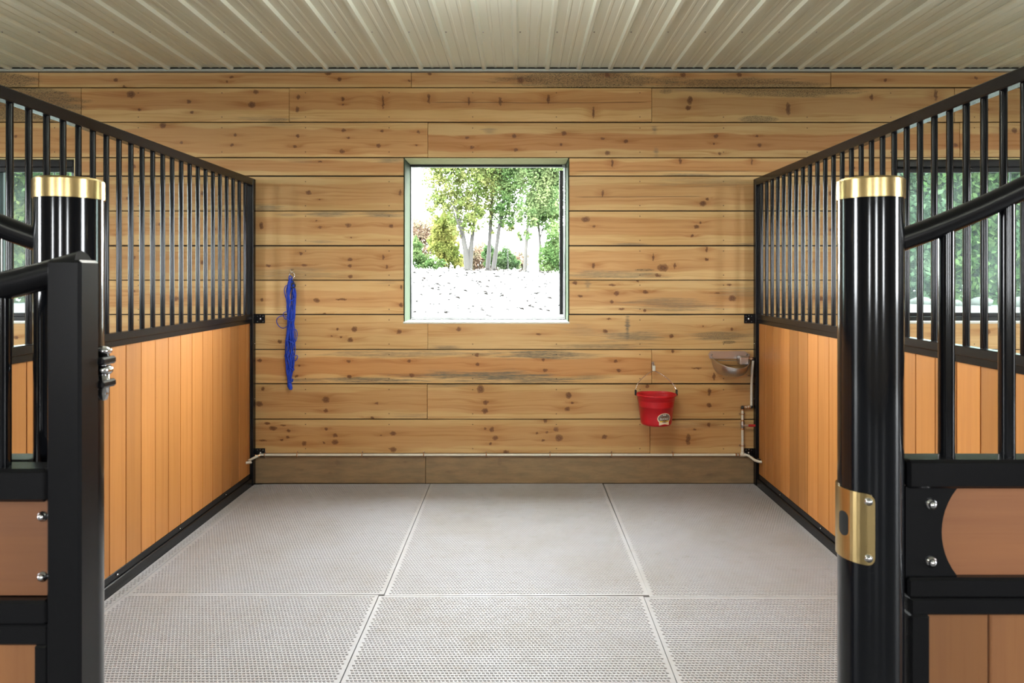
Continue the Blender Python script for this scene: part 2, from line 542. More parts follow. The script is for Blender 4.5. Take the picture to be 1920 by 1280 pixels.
ROWS = [135.5, 164, 229, 295.5, 330, 395.5, 460.5, 525, 589.5, 655, 719.5, 786, 851]
JOINTS = {0: [72, 771, 1558], 1: [152, 542, 1222, 1790], 2: [-160, 802, 1800], 3: [-60], 4: [], 5: [], 6: [], 7: [],
          8: [-90, 802, 1700], 9: [180, 1222], 10: [-40, 801, 1760], 11: [310, 1219]}
KN = {
 0: [(217,150,5),(233,163,4),(434,144,4),(425,153,3),(615,138,7,4),(636,148,5),(767,151,3),(805,138,5,3),(976,150,8),(1139,140,6),(1281,140,6,5),(1386,140,6,5),(1660,150,4),(1830,146,4)],
 1: [(245,177,9),(354,190,5),(360,211,4),(261,205,4),(472,196,8),(480,172,6),(559,182,4,6),(557,205,4,6),(643,186,4,5),(643,196,2.5),(718,191,2.5,16),(804,185,3,10),(879,190,2.5,9),(938,190,4,9),(1028,186,3.5,10),(1113,211,3,13),(1294,188,6,9),(1291,202,6,5),(1478,204,5,14),(1635,182,4,7),(1755,178,4,12),(60,200,5),(1850,205,5)],
 2: [(305,235,8,6),(340,267,4),(441,253,4),(435,272,4.5),(558,255,4),(553,275,4.5),(644,244,5),(653,258,3),(641,284,6),(716,245,3.5),(710,273,5,4),(784,247,4),(781,272,3),(876,258,4),(885,276,4),(964,255,5),(967,281,4.5),(1058,250,6),(1052,271,4),(1130,260,4),(1173,265,5,4),(1139,287,6,5),(1343,255,5),(1338,269,2.5),(1419,255,3),(1424,272,5),(1350,288,4),(1582,272,5),(1792,272,5),(1902,245,7),(120,262,5),(30,255,4)],
 3: [(1148,306,2.5,9),(1275,302,3,7),(1410,303,2.5,8),(600,303,5,2),(250,312,5),(1600,315,4)],
 4: [(578,361,6,5),(599,374,3,1.6),(750,361,2.5,7),(1130,363,3,8),(1318,382,8,6),(1326,373,4),(380,362,5),(240,372,4),(1560,362,6)],
 5: [(653,422,5.5),(600,426,4),(733,423,5),(592,414,2),(490,423,4,8),(658,445,2),(1098,411,10,6),(1114,424,3.5),(1313,417,3.5),(1306,425,6,4),(1298,442,3,3.5),(400,430,5),(300,420,4),(220,440,4),(1560,430,5),(1480,420,4)],
 6: [(564,475,4),(503,498,6,3),(570,497,6,2.5),(656,486,5,4),(656,498,4),(718,482,3,6),(725,500,2.5,5),(657,518,5),(1113,498,4,6),(1243,502,12,8),(1233,516,6,4),(1325,486,4),(1325,467,3,6),(1225,482,2.5,8),(1265,498,2.5,6),(380,492,5),(250,482,5),(1520,490,5),(1620,505,4)],
 7: [(594,563,7,4.5),(640,561,12,2),(752,538,3,5),(752,572,4,5),(608,589,5,3),(491,562,4),(1156,550,6),(1078,530,6,4),(1148,534,8,2.5),(1088,555,5,3),(1210,547,6,4),(1147,566,4),(1165,579,7,2),(1373,559,8,7),(1368,534,6,2.5),(1209,582,4),(1195,527,3,2),(1345,549,6,1.8),(330,560,6),(250,545,4),(1540,560,6)],
 8: [(664,617,7),(748,622,5.5,5),(657,637,6,5),(633,617,3),(622,630,3,2),(640,632,3,2),(524,640,5,4),(860,617,5.5),(1009,626,6,2.5),(1135,620,5,4),(1141,598,5,2),(1259,630,5),(1372,617,4),(1318,612,2,1.5),(340,625,6),(230,632,5),(1850,622,8),(1758,628,6),(30,632,5)],
 9: [(486,676,5,3),(654,677,4),(655,706,4.5),(767,677,4),(772,703,5),(894,665,5,4),(896,683,4.5),(1018,674,4),(1022,694,5),(561,685,3),(556,705,4),(1154,677,4),(1160,694,5),(1261,659,3,4),(1339,706,3,9),(1305,690,12,2),(300,690,6)],
 10: [(493,729,3.5,5),(486,757,8,6),(611,749,8),(611,770,5),(706,756,4,2.5),(698,783,4,2),(901,729,8,9),(911,754,5.5),(909,770,6,6),(1066,741,6,7),(1073,755,3.5),(1064,766,6,5),(1330,760,5.5,5),(1330,735,4,8),(1214,724,4,5)],
 11: [(501,794,6,3),(512,803,9,5),(531,797,6,2),(541,807,4),(539,820,4),(570,831,6,5),(611,804,3.5),(628,816,5),(628,829,7,5),(607,830,3),(737,812,6.5,5),(737,843,7,6),(493,826,9,1.8),(528,824,3),(715,816,3,1.5),(909,804,3),(922,805,5,6),(929,821,6,5),(920,832,3.5),(1022,789,4,5),(1007,812,3),(1025,810,3.5),(1043,805,6,5),(1048,821,8,8),(1018,825,3.5),(949,847,7,4),(1134,819,6,5),(1290,824,5,12),(1303,805,3),(1329,796,4,5)],
}
ST = {
 0: [], 1: [(440,545,218,229,.5),(1225,1400,165,172,.5)], 2: [(480,560,230,238,.4),(1222,1233,237,250,.7),(1225,1236,275,293,.7),(905,930,238,252,.5)],
 3: [(700,756,296,305,.7),(1250,1330,325,330,.6),(540,590,298,306,.3)],
 4: [(470,525,383,395,.8),(1240,1420,331,352,.35)],
 5: [(560,665,396,406,.75),(680,757,396,409,.8),(520,560,400,406,.4),(570,640,450,457,.45),(1150,1215,455,460,.7),(1375,1420,455,460,.6)],
 6: [(470,640,500,525,.42),(1060,1240,508,524,.65),(470,520,461,467,.5)],
 7: [(1180,1345,560,586,.62),(1340,1420,535,560,.4),(1097,1107,526,543,.6),(700,757,525,534,.3)],
 8: [(1130,1245,619,642,.75),(1290,1410,620,640,.6),(1040,1215,644,654,.6),(800,860,648,655,.7),(1172,1181,592,640,1.),(1200,1330,589,592,.6),(1060,1120,606,632,.3)],
 9: [(600,930,656,671,.6),(905,1085,657,673,.98),(620,790,705,720,.95),(770,990,694,713,1.),(860,1080,700,719,.95),(540,620,708,716,.6),(1050,1150,700,712,.4),(1060,1140,660,674,.5)],
 10: [(805,900,720,726,.6),(1190,1225,780,786,.4),(740,805,775,786,.35)], 11: [(1250,1400,787,806,.3)],
}
SPK = {0: [(-60,74,134,166,1.),(935,1265,132,168,1.),(1240,1545,146,168,.9)], 1: [(-80,155,160,232,1.),(1335,1610,158,182,.9),(1388,1455,216,229,.85),(1236,1262,166,177,.6),(500,545,220,229,.5)],
       6: [(1190,1225,504,508,1.)], 8: [(1352,1380,638,645,1.),(1300,1400,622,638,.5)]}
BD = {0: [(141,158,.6)], 1: [(172,205,.75)], 2: [(240,288,.7)], 3: [(302,322,.85)], 4: [(346,384,.55)], 5: [(408,440,.6)], 6: [(468,508,.55)], 7: [(545,575,.55)], 8: [(606,630,.25)],
      9: [(671,703,.9)], 10: [(734,772,.5)], 11: [(798,836,.5)]}
CR = {1: [(802,1222,192)], 4: [(1072,1325,369)], 3: [(1070,1420,321)]}
WINPX = [(757, 1067), (140 - 312, 140), (1678, 1990)]
XMIN, XMAX = -560, 2420
GAP = 1.0
for r in range(12):
    y0, y1 = ROWS[r] + (.2 if r == 0 else GAP), ROWS[r + 1] - GAP
    cuts = [XMIN] + JOINTS[r] + [XMAX]
    segs = []
    for a, b in zip(cuts[:-1], cuts[1:]):
        if 3 <= r <= 7:
            parts = [(a, b)]
            for w0, w1 in WINPX:
                nxt = []
                for p, q in parts:
                    if w1 <= p or w0 >= q: nxt.append((p, q))
                    else:
                        if p < w0: nxt.append((p, w0 - .2))
                        if q > w1: nxt.append((w1 + .2, q))
                parts = nxt
            segs += parts
        else: segs.append((a, b))
    for i, (a, b) in enumerate(segs):
        a_, b_ = wx(a + .35), wx(b - .35)
        jit = R.uniform(-.0015, .0015)
        fy = WALL_Y + R.uniform(0, .0025)
        mb = MB()
        if r == 8:
            zt, zb, zn = wz(y0), wz(y1), WZ0 - .002
            poly = [(a_, zb), (b_, zb)]
            top = [(a_, b_)]
            for w0, w1 in [(wx(p) - .0005, wx(q) + .0005) for p, q in WINPX]:
                nx = []
                for p, q in top:
                    if w1 <= p or w0 >= q: nx.append((p, q))
                    else:
                        if p < w0: nx.append((p, w0))
                        if q > w1: nx.append((w1, q))
                top = nx
            up = []
            cur = b_
            for p, q in sorted(top, reverse=True):
                if cur > q + 1e-6: up += [(cur, zn), (q, zn)]
                up += [(q, zt), (p, zt)]
                cur = p
            if cur > a_ + 1e-6: up += [(cur, zn), (a_, zn)]
            mb.prism(poly + up, fy, WALL_Y + .025)
        else:
            mb.cbox(a_, b_, fy, WALL_Y + .025, wz(y1) + jit, wz(y0) + jit, .0022)
        ctr = centre(mb)
        inr = lambda k: a - 12 < k[0] < b + 12
        ov = lambda s: s[1] > a and s[0] < b
        bands = BD[r]
        if r == 2 and a > 700: bands = [(252, 282, 1.)]
        if r == 1 and a > 1200: bands = [(184, 214, .45)]
        if r == 9 and a > 1200: bands = [(664, 712, .5)]
        tone = R.uniform(.94, 1.18)
        mat = board_mat('pine_board', ctr, [k for k in KN[r] if inr(k)], [s for s in ST[r] if ov(s)], bands, tone,
                        seed=r * 3.3 + i * 1.7 + 1, cracks=[q for q in CR.get(r, []) if q[1] > a and q[0] < b], speck=[s for s in SPK.get(r, []) if ov(s)])
        obj('board', mb, mat, wall)
# weathered grey kick boards at the foot of the wall
for i, (a, b) in enumerate([(XMIN, 180), (180, 798), (798, 1420), (1420, XMAX)]):
    mb = MB(); mb.cbox(wx(a + .4), wx(b - .4), WALL_Y - .004, WALL_Y + .025, .0, wz(851.5), .0025)
    ctr = centre(mb)
    kn = [k for k in [(633,867,6),(688,858,4,2),(937,864,4,10),(566,880,3),(1216,870,3,8),(900,888,5,3),(1330,888,6,4),(840,884,6,3),(620,886,5,3),(760,866,5,3)] if a < k[0] < b]
    obj('kick_board', mb, board_mat('weathered_kick_board', ctr, kn, [], [], .62, .80, 40 + i * 2.3), wall, label='grey-brown weathered board at the foot of the wall')

# the rest of the barn shell (outside the frame, it holds the light in)
def wall_box(name, parts, mat, label):
    mb = MB()
    for p in parts: mb.box(*p)
    return struct(obj(name, mb, mat), label)
wall_box('wall_left', [(XW0 - .15, XW0, YB, AY0, -.15, CEIL + .3), (XW0 - .15, XW0, AY1, BY1, -.15, CEIL + .3), (XW0 - .15, XW0, AY0, AY1, 2.8, CEIL + .3)], M_BARN, 'barn end wall with the aisle doorway')
wall_box('wall_right', [(XW1, XW1 + .15, YB, AY0, -.15, CEIL + .3), (XW1, XW1 + .15, AY1, BY1, -.15, CEIL + .3), (XW1, XW1 + .15, AY0, AY1, 2.8, CEIL + .3)], M_BARN, 'far barn end wall with the aisle doorway')
pw = []
ex = [XW0] + [q for k in (-3.9, -.25, 3.4) for q in (k - .35, k + .35)] + [XW1]
for i in range(0, len(ex), 2): pw.append((ex[i], ex[i + 1], YB - .15, YB, WZ0, WZ1))
pw += [(XW0, XW1, YB - .15, YB, -.15, WZ0), (XW0, XW1, YB - .15, YB, WZ1, CEIL + .3)]
wall_box('wall_front', pw, M_BARN, 'opposite barn wall with a row of windows')
for k in (-3.9, -.25, 3.4):
    portal('window_portal', (k, YB - .2, (WZ0 + WZ1) / 2), (math.pi / 2, 0, 0), 0.70, WZ1 - WZ0)

# ceiling: ribbed steel sheets, each a part
mb = MB(); mb.box(XW0 - .1, XW1 + .1, YB - .1, BY1 + .2, CEIL + .045, CEIL + .25)
ceiling = struct(obj('ceiling', mb, M_BARN, origin=(0, 0, CEIL)), 'white ribbed steel ceiling')
RIB = 59.0 * WALL_Y / F_PX
X_RIB0 = wx(908)
def sheet(x0, nrib):
    """one sheet: major ribs stand down 19 mm, two shallow ribs between them"""
    prof = []
    zc = CEIL + .021
    for k in range(nrib):
        b = k * RIB
        prof += [(b - .021, zc), (b - .010, zc - .019), (b + .010, zc - .019), (b + .021, zc)]
        if k < nrib:
            for q in (.36, .64):
                c_ = b + q * RIB
                prof += [(c_ - .012, zc), (c_ - .006, zc - .0028), (c_ + .006, zc - .0028), (c_ + .012, zc)]
    prof = prof + [(nrib * RIB - .0212, zc)]
    n = len(prof)
    mb = MB()
    ys = (YB, WALL_Y - .0265)
    vs_ = [(x0 + x, y, z) for y in ys for x, z in prof]
    mb.add(vs_, [(i, i + 1, n + i + 1, n + i) for i in range(n - 1)])
    return mb
k0 = -36
first = None
for s in range(18):
    x0 = X_RIB0 + (k0 + 4 * s) * RIB
    if first is None:
        mb = sheet(x0, 4)
        first = obj('ceiling_sheet', mb, M_CEIL, ceiling, origin=(x0, 0, CEIL), fix=False)
    else:
        clone('ceiling_sheet', first, (x0, 0, CEIL), ceiling)
mb = MB(); mb.lathe([(.0, -.004), (.004, -.0035), (.0055, 0), (.0055, .004)], n=8)
scr = None
sy = EYE and F_PX * (CEIL - EYE + .02) / (VPY - 60)
for k in range(-18, 20):
    for yy in (sy, 3.4):
        p = (X_RIB0 + k * RIB + .032, yy, CEIL + .0195)
        if scr is None:
            scr = obj('screw', mb, M_SCREW, ceiling, origin=(0, 0, 0)); place(scr, p, ceiling)
        else: clone('screw', scr, p, ceiling)
# galvanised channel where the ceiling meets the wall
mb = MB()
mb.cbox(XW0, XW1, WALL_Y - .026, WALL_Y + .02, CEIL - .0045, CEIL - .0005, .0008).cbox(XW0, XW1, WALL_Y - .028, WALL_Y - .026, CEIL - .0045, CEIL + .012, .0004)
struct(obj('trim_1', mb, M_GALV), 'grey metal channel between ceiling and board wall')

# ------------------------------------------------------------------ windows
def reveal(w, a, b, y0, y1, t, mat):
    for nm, bx in (('jamb', (a, a + t, y0, y1, WZ0, WZ1)), ('jamb', (b - t, b, y0, y1, WZ0, WZ1)),
                   ('head', (a + t, b - t, y0, y1, WZ1 - t, WZ1))):
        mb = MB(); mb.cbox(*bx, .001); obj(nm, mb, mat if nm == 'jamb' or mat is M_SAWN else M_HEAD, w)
def ring(mb, x0, x1, y0, y1, z0, z1, wl, wr, wb, wt):
    mb.cbox(x0, x0 + wl, y0, y1, z0, z1, .002); mb.cbox(x1 - wr, x1, y0, y1, z0, z1, .002)
    mb.cbox(x0 + wl, x1 - wr, y0, y1, z0, z0 + wb, .002); mb.cbox(x0 + wl, x1 - wr, y0, y1, z1 - wt, z1, .002)
# middle window: clear pane, pale reveal
a, b = WIN[0]
w = empty('window_1', ((a + b) / 2, WALL_Y, WZ0)); struct(w, 'square window of the stall looking out on trees')
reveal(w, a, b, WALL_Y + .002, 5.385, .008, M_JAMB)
mb = MB(); mb.cbox(a - .004, b + .004, WALL_Y - .006, 5.385, WZ0 - .002, WZ0 + .012, .003); obj('sill', mb, M_WHITE, w, label='white window sill')
mb = MB(); ring(mb, a + .008, b - .008, 5.345, 5.385, WZ0 + .012, WZ1 - .008, .006, .006, .006, .016); fr = obj('frame', mb, M_FRAMEBLACK, w, label='thin dark window frame')
mb = MB(); ring(mb, a + .016, b - .016, 5.362, 5.384, WZ0 + .02, WZ1 - .024, .006, .008, .010, .004); obj('sash', mb, M_GALV, w)
mb = MB(); mb.cbox(b - .055, b - .026, 5.366, 5.38, WZ0 + .05, WZ1 - .05, .002); obj('sash_stile', mb, M_FRAMEBLACK, w, label='dark upright at the right edge of the pane')
mb = MB(); mb.box(a + .02, b - .02, 5.372, 5.376, WZ0 + .02, WZ1 - .026); obj('pane', mb, M_GLASS, w, label='clear glass pane')
mb = MB(); mb.cbox(b - .035, b - .012, 5.33, 5.345, WZ1 - .034, WZ1 - .012, .002); obj('corner_catch', mb, M_GALV, w)
# windows of the neighbouring stalls: black frames, tinted panes, two sashes
for k, (a, b) in enumerate(WIN[1:]):
    w = empty('window_%d' % (k + 2), ((a + b) / 2, WALL_Y, WZ0)); struct(w, 'black framed sliding window of the neighbouring stall')
    reveal(w, a, b, WALL_Y + .002, 5.15, .006, M_SAWN)
    mb = MB(); mb.cbox(a - .004, b + .004, WALL_Y - .006, 5.385, WZ0 - .002, WZ0 + .016, .003); obj('sill', mb, M_WHITE, w, label='white window sill')
    mb = MB(); ring(mb, a + .006, b - .006, 5.15, 5.24, WZ0 + .016, WZ1 - .006, .04, .04, .03, .05); obj('frame', mb, M_FRAMEBLACK, w)
    mid = (a + b) / 2 - .02
    for q, (p0, p1, yy) in enumerate(((a + .046, mid + .03, 5.215), (mid - .01, b - .046, 5.185))):
        mb = MB(); ring(mb, p0, p1, yy - .012, yy + .012, WZ0 + .046, WZ1 - .056, .026, .026, .028, .036)
        s = obj('sash', mb, M_FRAMEBLACK, w)
        mb = MB(); mb.box(p0 + .02, p1 - .02, yy - .002, yy + .002, WZ0 + .07, WZ1 - .088); obj('pane', mb, M_GLASST, s, label='tinted glass pane')
        mb = MB()
        mb.cbox(p0 + .075 + q * .3, p0 + .083 + q * .3, 5.262, 5.272, WZ0 + .046, WZ1 - .056, .001)
        obj('screen_bar', mb, M_FRAMEBLACK, w)

# ------------------------------------------------------------------ rubber mats with holes
def mat_mesh(W, D):
    """perforated mat, centre at the origin, upper face at z = 0"""
    px_, py_, br, hr, dep, th = .0155, .0168, .009, .0052, .0112, .0115
    nx = int((W - 2 * br) / px_ - .5); ny = int((D - 2 * br) / py_)
    bx, by = (W - (nx + .5) * px_) / 2, (D - ny * py_) / 2
    ii, jj = np.meshgrid(np.arange(nx), np.arange(ny))
    ii, jj = ii.ravel(), jj.ravel()
    x0 = -W/2 + bx + (ii + .5 * (jj % 2)) * px_; y0 = -D/2 + by + jj * py_
    N = len(x0)
    V = np.zeros((N, 16, 3))
    V[:, 0, 0] = x0; V[:, 1, 0] = x0 + px_; V[:, 2, 0] = x0 + px_; V[:, 3, 0] = x0
    V[:, 0, 1] = y0; V[:, 1, 1] = y0; V[:, 2, 1] = y0 + py_; V[:, 3, 1] = y0 + py_
    for k in range(6):
        an = math.pi / 3 * k
        hx, hy = x0 + px_/2 + hr * math.cos(an), y0 + py_/2 + hr * math.sin(an)
        V[:, 4 + k, 0] = hx; V[:, 4 + k, 1] = hy
        V[:, 10 + k, 0] = hx; V[:, 10 + k, 1] = hy; V[:, 10 + k, 2] = -dep
    v = lambda k: 4 + k % 6
    bt = lambda k: 10 + k % 6
    T = [(1,2,v(1)),(1,v(1),v(0)),(1,v(0),v(5)),(2,3,v(2)),(2,v(2),v(1)),(3,0,v(4)),(3,v(4),v(3)),(3,v(3),v(2)),(0,1,v(5)),(0,v(5),v(4))]
    for k in range(6): T += [(v(k), v(k+1), bt(k+1)), (v(k), bt(k+1), bt(k))]
    T = np.array(T)
    tri = (T[None] + (np.arange(N) * 16)[:, None, None]).reshape(-1, 3)
    vs_ = [V.reshape(-1, 3)]
    ex_v, ex_t = [], []
    base = N * 16
    def quad(p, q, r_, s_, ):
        b0 = base + len(ex_v)
        ex_v.extend([p, q, r_, s_]); ex_t.extend([(b0, b0+1, b0+2), (b0, b0+2, b0+3)])
    h, d = W/2, D/2
    for j in range(ny):                       # margins left and right of every row
        ya, yb = -d + by + j * py_, -d + by + (j + 1) * py_
        xa = -h + bx + .5 * (j % 2) * px_; xb = xa + nx * px_
        quad((-h, ya, 0), (xa, ya, 0), (xa, yb, 0), (-h, yb, 0)); quad((xb, ya, 0), (h, ya, 0), (h, yb, 0), (xb, yb, 0))
    quad((-h, -d, 0), (h, -d, 0), (h, -d + by, 0), (-h, -d + by, 0)); quad((-h, d - by, 0), (h, d - by, 0), (h, d, 0), (-h, d, 0))
    for p, q in (((-h,-d),(h,-d)),((h,-d),(h,d)),((h,d),(-h,d)),((-h,d),(-h,-d))):
        quad((*p, -th), (*q, -th), (*q, 0), (*p, 0))
    nside = len(ex_t)
    quad((-h, -d, -dep), (h, -d, -dep), (h, d, -dep), (-h, d, -dep))
    vs_.append(np.array(ex_v))
    tri = np.concatenate([tri, np.array(ex_t)])
    allv = np.concatenate(vs_)
    me = bpy.data.meshes.new('rubber_mat')
    me.vertices.add(len(allv)); me.vertices.foreach_set('co', allv.astype(np.float32).ravel())
    me.loops.add(tri.size); me.loops.foreach_set('vertex_index', tri.astype(np.int32).ravel())
    me.polygons.add(len(tri)); me.polygons.foreach_set('loop_start', np.arange(0, tri.size, 3, dtype=np.int32))
    mi = np.zeros(len(tri), np.int32); mi[-2:] = 1
    me.polygons.foreach_set('material_index', mi)
    me.materials.append(M_MAT); me.materials.append(M_SUB)
    me.update(calc_edges=True)
    return me
MATS = {}
def rubber_mat(x0, x1, y0, y1, z, rot, label):
    key = (round(x1 - x0, 3), round(y1 - y0, 3))
    if key not in MATS: MATS[key] = mat_mesh(*key)
    o = bpy.data.objects.new('rubber_mat', MATS[key])
    COL.objects.link(o)
    place(o, ((x0 + x1) / 2, (y0 + y1) / 2, z))
    o.rotation_euler.z = math.radians(rot)
    tag(o, label, 'mat', 'rubber stall mats')
YJ = 3.300
rubber_mat(-.645, .604, YJ, 5.09, 0, .35, 'grey perforated rubber mat under the window, back row middle')
rubber_mat(-1.866, -.650, YJ + .010, 5.085, -.0005, .3, 'grey perforated rubber mat in the back left corner below the blue net')
rubber_mat(.610, 1.704, YJ - .012, 5.09, -.001, .0, 'grey perforated rubber mat in the back right corner below the red bucket')
rubber_mat(-.664, .579, 1.47, YJ - .008, .0005, -.05, 'grey perforated rubber mat front row middle, nearest the doorway')
rubber_mat(-1.866, -.669, 1.47, YJ + .006, 0, -.05, 'grey perforated rubber mat front row left beside the open door')
rubber_mat(.583, 1.704, 1.47, YJ - .018, 0, .0, 'grey perforated rubber mat front row right beside the latch post')
rubber_mat(-1.929, -1.870, 1.47, 5.07, -.001, 0, 'narrow filler strip of rubber mat along the left partition')

# ------------------------------------------------------------------ stall partitions
def bolt_mesh(r=.0075, h=.007):
    mb = MB(); mb.lathe([(r * 1.45, 0), (r * 1.45, h * .25), (r, h * .3), (r * .97, h * .7), (r * .6, h * .97), (0, h)], n=12)
    return mb
def partition(name, xi, sgn, bar0, pl0, pls, label):
    """xi: inner face of the tubes; sgn: +1 when the partition's body lies towards +x of xi"""
    X = lambda d: xi + sgn * d
    def bx(mb, d0, d1, y0, y1, z0, z1, c=.004):
        x0, x1 = sorted((X(d0), X(d1))); return mb.cbox(x0, x1, y0, y1, z0, z1, c)
    Y0, Y1 = 1.205, 5.094
    ZT, ZM, ZB = 2.215, 1.235, .0
    root = empty(name, (X(.025), (Y0 + Y1) / 2, -.012)); tag(root, label, 'partition', 'stall partitions')
    obj('end_post', bx(MB(), 0, .05, Y1 - .05, Y1, -.012, ZT), M_BLACK, root, label='black post bolted to the board wall')
    obj('end_post', bx(MB(), 0, .05, Y0, Y0 + .05, -.012, ZT), M_BLACK, root)
    obj('top_rail', bx(MB(), 0, .05, Y0 + .05, Y1 - .05, ZT - .05, ZT), M_BLACK, root)
    mid = obj('middle_rail', bx(MB(), .002, .048, Y0 + .05, Y1 - .05, ZM - .036, ZM, .003), M_BLACK, root)
    obj('channel_lip', bx(MB(), .012, .038, Y0 + .05, Y1 - .05, ZM - .066, ZM - .036, .002), M_BLACK, mid)
    bot = obj('bottom_rail', bx(MB(), .006, .060, Y0 + .05, Y1 - .05, -.012, .052, .004), M_BLACK, root)
    obj('channel_lip', bx(MB(), .016, .040, Y0 + .05, Y1 - .05, .052, .088, .002), M_BLACK, bot)
    for yy in (Y0 + .05, Y1 - .066):
        obj('side_lip', bx(MB(), .012, .038, yy, yy + .016, .088, ZM - .066, .002), M_BLACK, root)
    # bars
    mb = MB(); mb.tube([(0,0,ZM - .002), (0,0,ZT - .048)], .0127, 14)
    first = None
    y = bar0
    while y > Y0 + .08: y -= .104
    y += .104
    n = 0
    while y < Y1 - .058:
        p = (X(.025), y, 0)
        if first is None: first = obj('bar', mb, M_BLACK2, root, origin=(0,0,0)); place(first, p, root)
        else: clone('bar', first, p, root)
        y += .104
    # planks
    y = pl0
    while y > Y0 + .06: y -= pls
    ya = Y0 + .06
    while ya < Y1 - .066:
        y += pls
        yb = min(y, Y1 - .06)
        if yb - ya > .01:
            obj('plank', bx(bx(MB(), .019 + R.uniform(0, .0008), .031, ya + .0028, yb - .0028, .075, ZM - .05, .0012), .0275, .0300, yb - .004, yb + .004, .076, ZM - .051, .0002), M_PLANK, root)
        ya = yb
        if yb >= Y1 - .06: break
    # wall brackets
    for zc in (wz(597.5), wz(848)):
        mb = MB(); mb.cbox(*sorted((X(-.068), X(0))), Y1 - .004, Y1 + .0005, zc - .032, zc + .032, .001)
        br = obj('wall_bracket', mb, M_BLACK, root, label='black square bracket plate screwed to the wall')
        for dx, dz, r_ in ((-.034, 0, .009), (-.055, .02, .003), (-.055, -.02, .003), (-.014, .02, .003), (-.014, -.02, .003), (-.034, .024, .003)):
            mb = MB(); mb.lathe([(0, -.006), (r_ * .7, -.005), (r_, -.003), (r_, 0)], c=(0, 0, 0), n=10, axis='Y')
            for i_, v_ in enumerate(mb.v): mb.v[i_] = (v_[0] + X(dx), v_[1] + Y1 - .004, v_[2] + zc + dz)
            obj('bolt', mb, M_CHROME if r_ > .005 else M_SCREW, br)
    # small screws along the frame
    for yy, zz, dd in [(Y1 - .02, .62, 0), (Y1 - .02, 1.02, 0)] + [(Y0 + .3 + .62 * k, .070, .012) for k in range(6)]:
        mb = MB(); mb.lathe([(0, .003), (.003, .0022), (.0045, 0)], n=8)
        for i_, v_ in enumerate(mb.v): mb.v[i_] = (X(dd) - sgn * v_[2], yy + v_[0], zz + v_[1])
        obj('screw', mb, M_CHROME, root)
    return root
partition('stall_partition', -1.925, -1, 4.752, 3.312, .139, 'black barred partition with orange plank panel on the left of the stall')
partition('stall_partition', 1.700, 1, 2.599, 3.894, .1426, 'black barred partition with orange plank panel on the right of the stall')

# ------------------------------------------------------------------ front of the stall: posts, side panels, door
PY, PR = 1.18, .0508
PXL, PXR = -.7605, .591
ZPOST = 1.637
def post(x, label):
    root = empty('stall_post', (x, PY, -.012)); tag(root, label, 'post', 'round front posts')
    mb = MB(); mb.lathe([(PR, -.012), (PR, ZPOST)], c=(x, PY, 0), n=48); obj('shaft', mb, M_BLACK2, root)
    mb = MB()
    for pf in ([(PR + .0002, 1.631), (PR + .0018, 1.6315)], [(PR + .0018, 1.6315), (PR + .0018, 1.662)], [(PR + .0018, 1.662), (PR - .002, 1.6655)], [(PR - .002, 1.6655), (0, 1.6665)]):
        mb.lathe(pf, c=(x, PY, 0), n=48)
    obj('brass_cap', mb, M_BRASS, root, label='polished brass cap on top of the post')
    return root
pl = post(PXL, 'round black steel post with brass cap behind the open door stile')
pr = post(PXR, 'round black steel post with brass cap and brass latch plate')
# brass latch plate wrapped around the right post, slot towards the doorway
def wrap(a0, a1, z0, z1, r0, r1, rc, n=24):
    """curved plate with rounded corners on the post (angles in degrees, 180 = towards -x, 270 = towards the camera)"""
    pts = []
    arcm = math.radians(1) * PR
    w_, h_ = (a1 - a0), (z1 - z0)
    ca = rc / arcm
    for cxn, czn, s0 in ((a1 - ca, z1 - rc, 0), (a0 + ca, z1 - rc, 90), (a0 + ca, z0 + rc, 180), (a1 - ca, z0 + rc, 270)):
        for k in range(5):
            t = math.radians(s0 + 90 * k / 4)
            pts.append((cxn + ca * math.cos(t), czn + rc * math.sin(t)))
    # strips in angle so that the plate bends with the post
    mb = MB()
    angs = sorted(set([round(a0 + (a1 - a0) * k / n, 4) for k in range(n + 1)] + [round(p[0], 4) for p in pts]))
    def zr(a):
        lo, hi = z0, z1
        for c0, sg in ((a0 + ca, -1), (a1 - ca, 1)):
            d = (a - c0) * sg
            if d > 0:
                q = rc - math.sqrt(max(0, rc * rc - (d * arcm) ** 2)); lo, hi = z0 + q, z1 - q
        return lo, hi
    vs_ = []
    for a in angs:
        lo, hi = zr(a); t = math.radians(a)
        for r_ in (r0, r1):
            for z in (lo, hi): vs_.append((PXR + r_ * math.cos(t), PY + r_ * math.sin(t), z))
    fs = []
    for i in range(len(angs) - 1):
        b, c_ = i * 4, i * 4 + 4
        fs += [(b+2, c_+2, c_+3, b+3), (b, b+1, c_+1, c_), (b+1, b+3, c_+3, c_+1), (b, c_, c_+2, b+2)]
    e = (len(angs) - 1) * 4
    fs += [(0, 2, 3, 1), (e, e+1, e+3, e+2)]
    return mb.add(vs_, fs, False)
plate = obj('latch_plate', wrap(108, 251, 1.033, 1.149, PR + .0005, PR + .003, .012), M_BRASS, pr, label='curved brass latch plate')
obj('slot', wrap(184, 206, 1.071, 1.111, PR + .001, PR + .0036, .009, 10), M_HOLE, plate, label='dark latch slot')
for z in (1.045, 1.137):
    for ang in (241, 119):
        t = math.radians(ang)
        mb = bolt_mesh(.0045, .005)
        M = Matrix.Translation((PXR + (PR + .0028) * math.cos(t), PY + (PR + .0028) * math.sin(t), z)) @ Matrix.Rotation(t, 4, 'Z') @ Matrix.Rotation(math.pi / 2, 4, 'Y')
        mb.v = [tuple(M @ Vector(v)) for v in mb.v]
        obj('screw', mb, M_CHROME, plate)

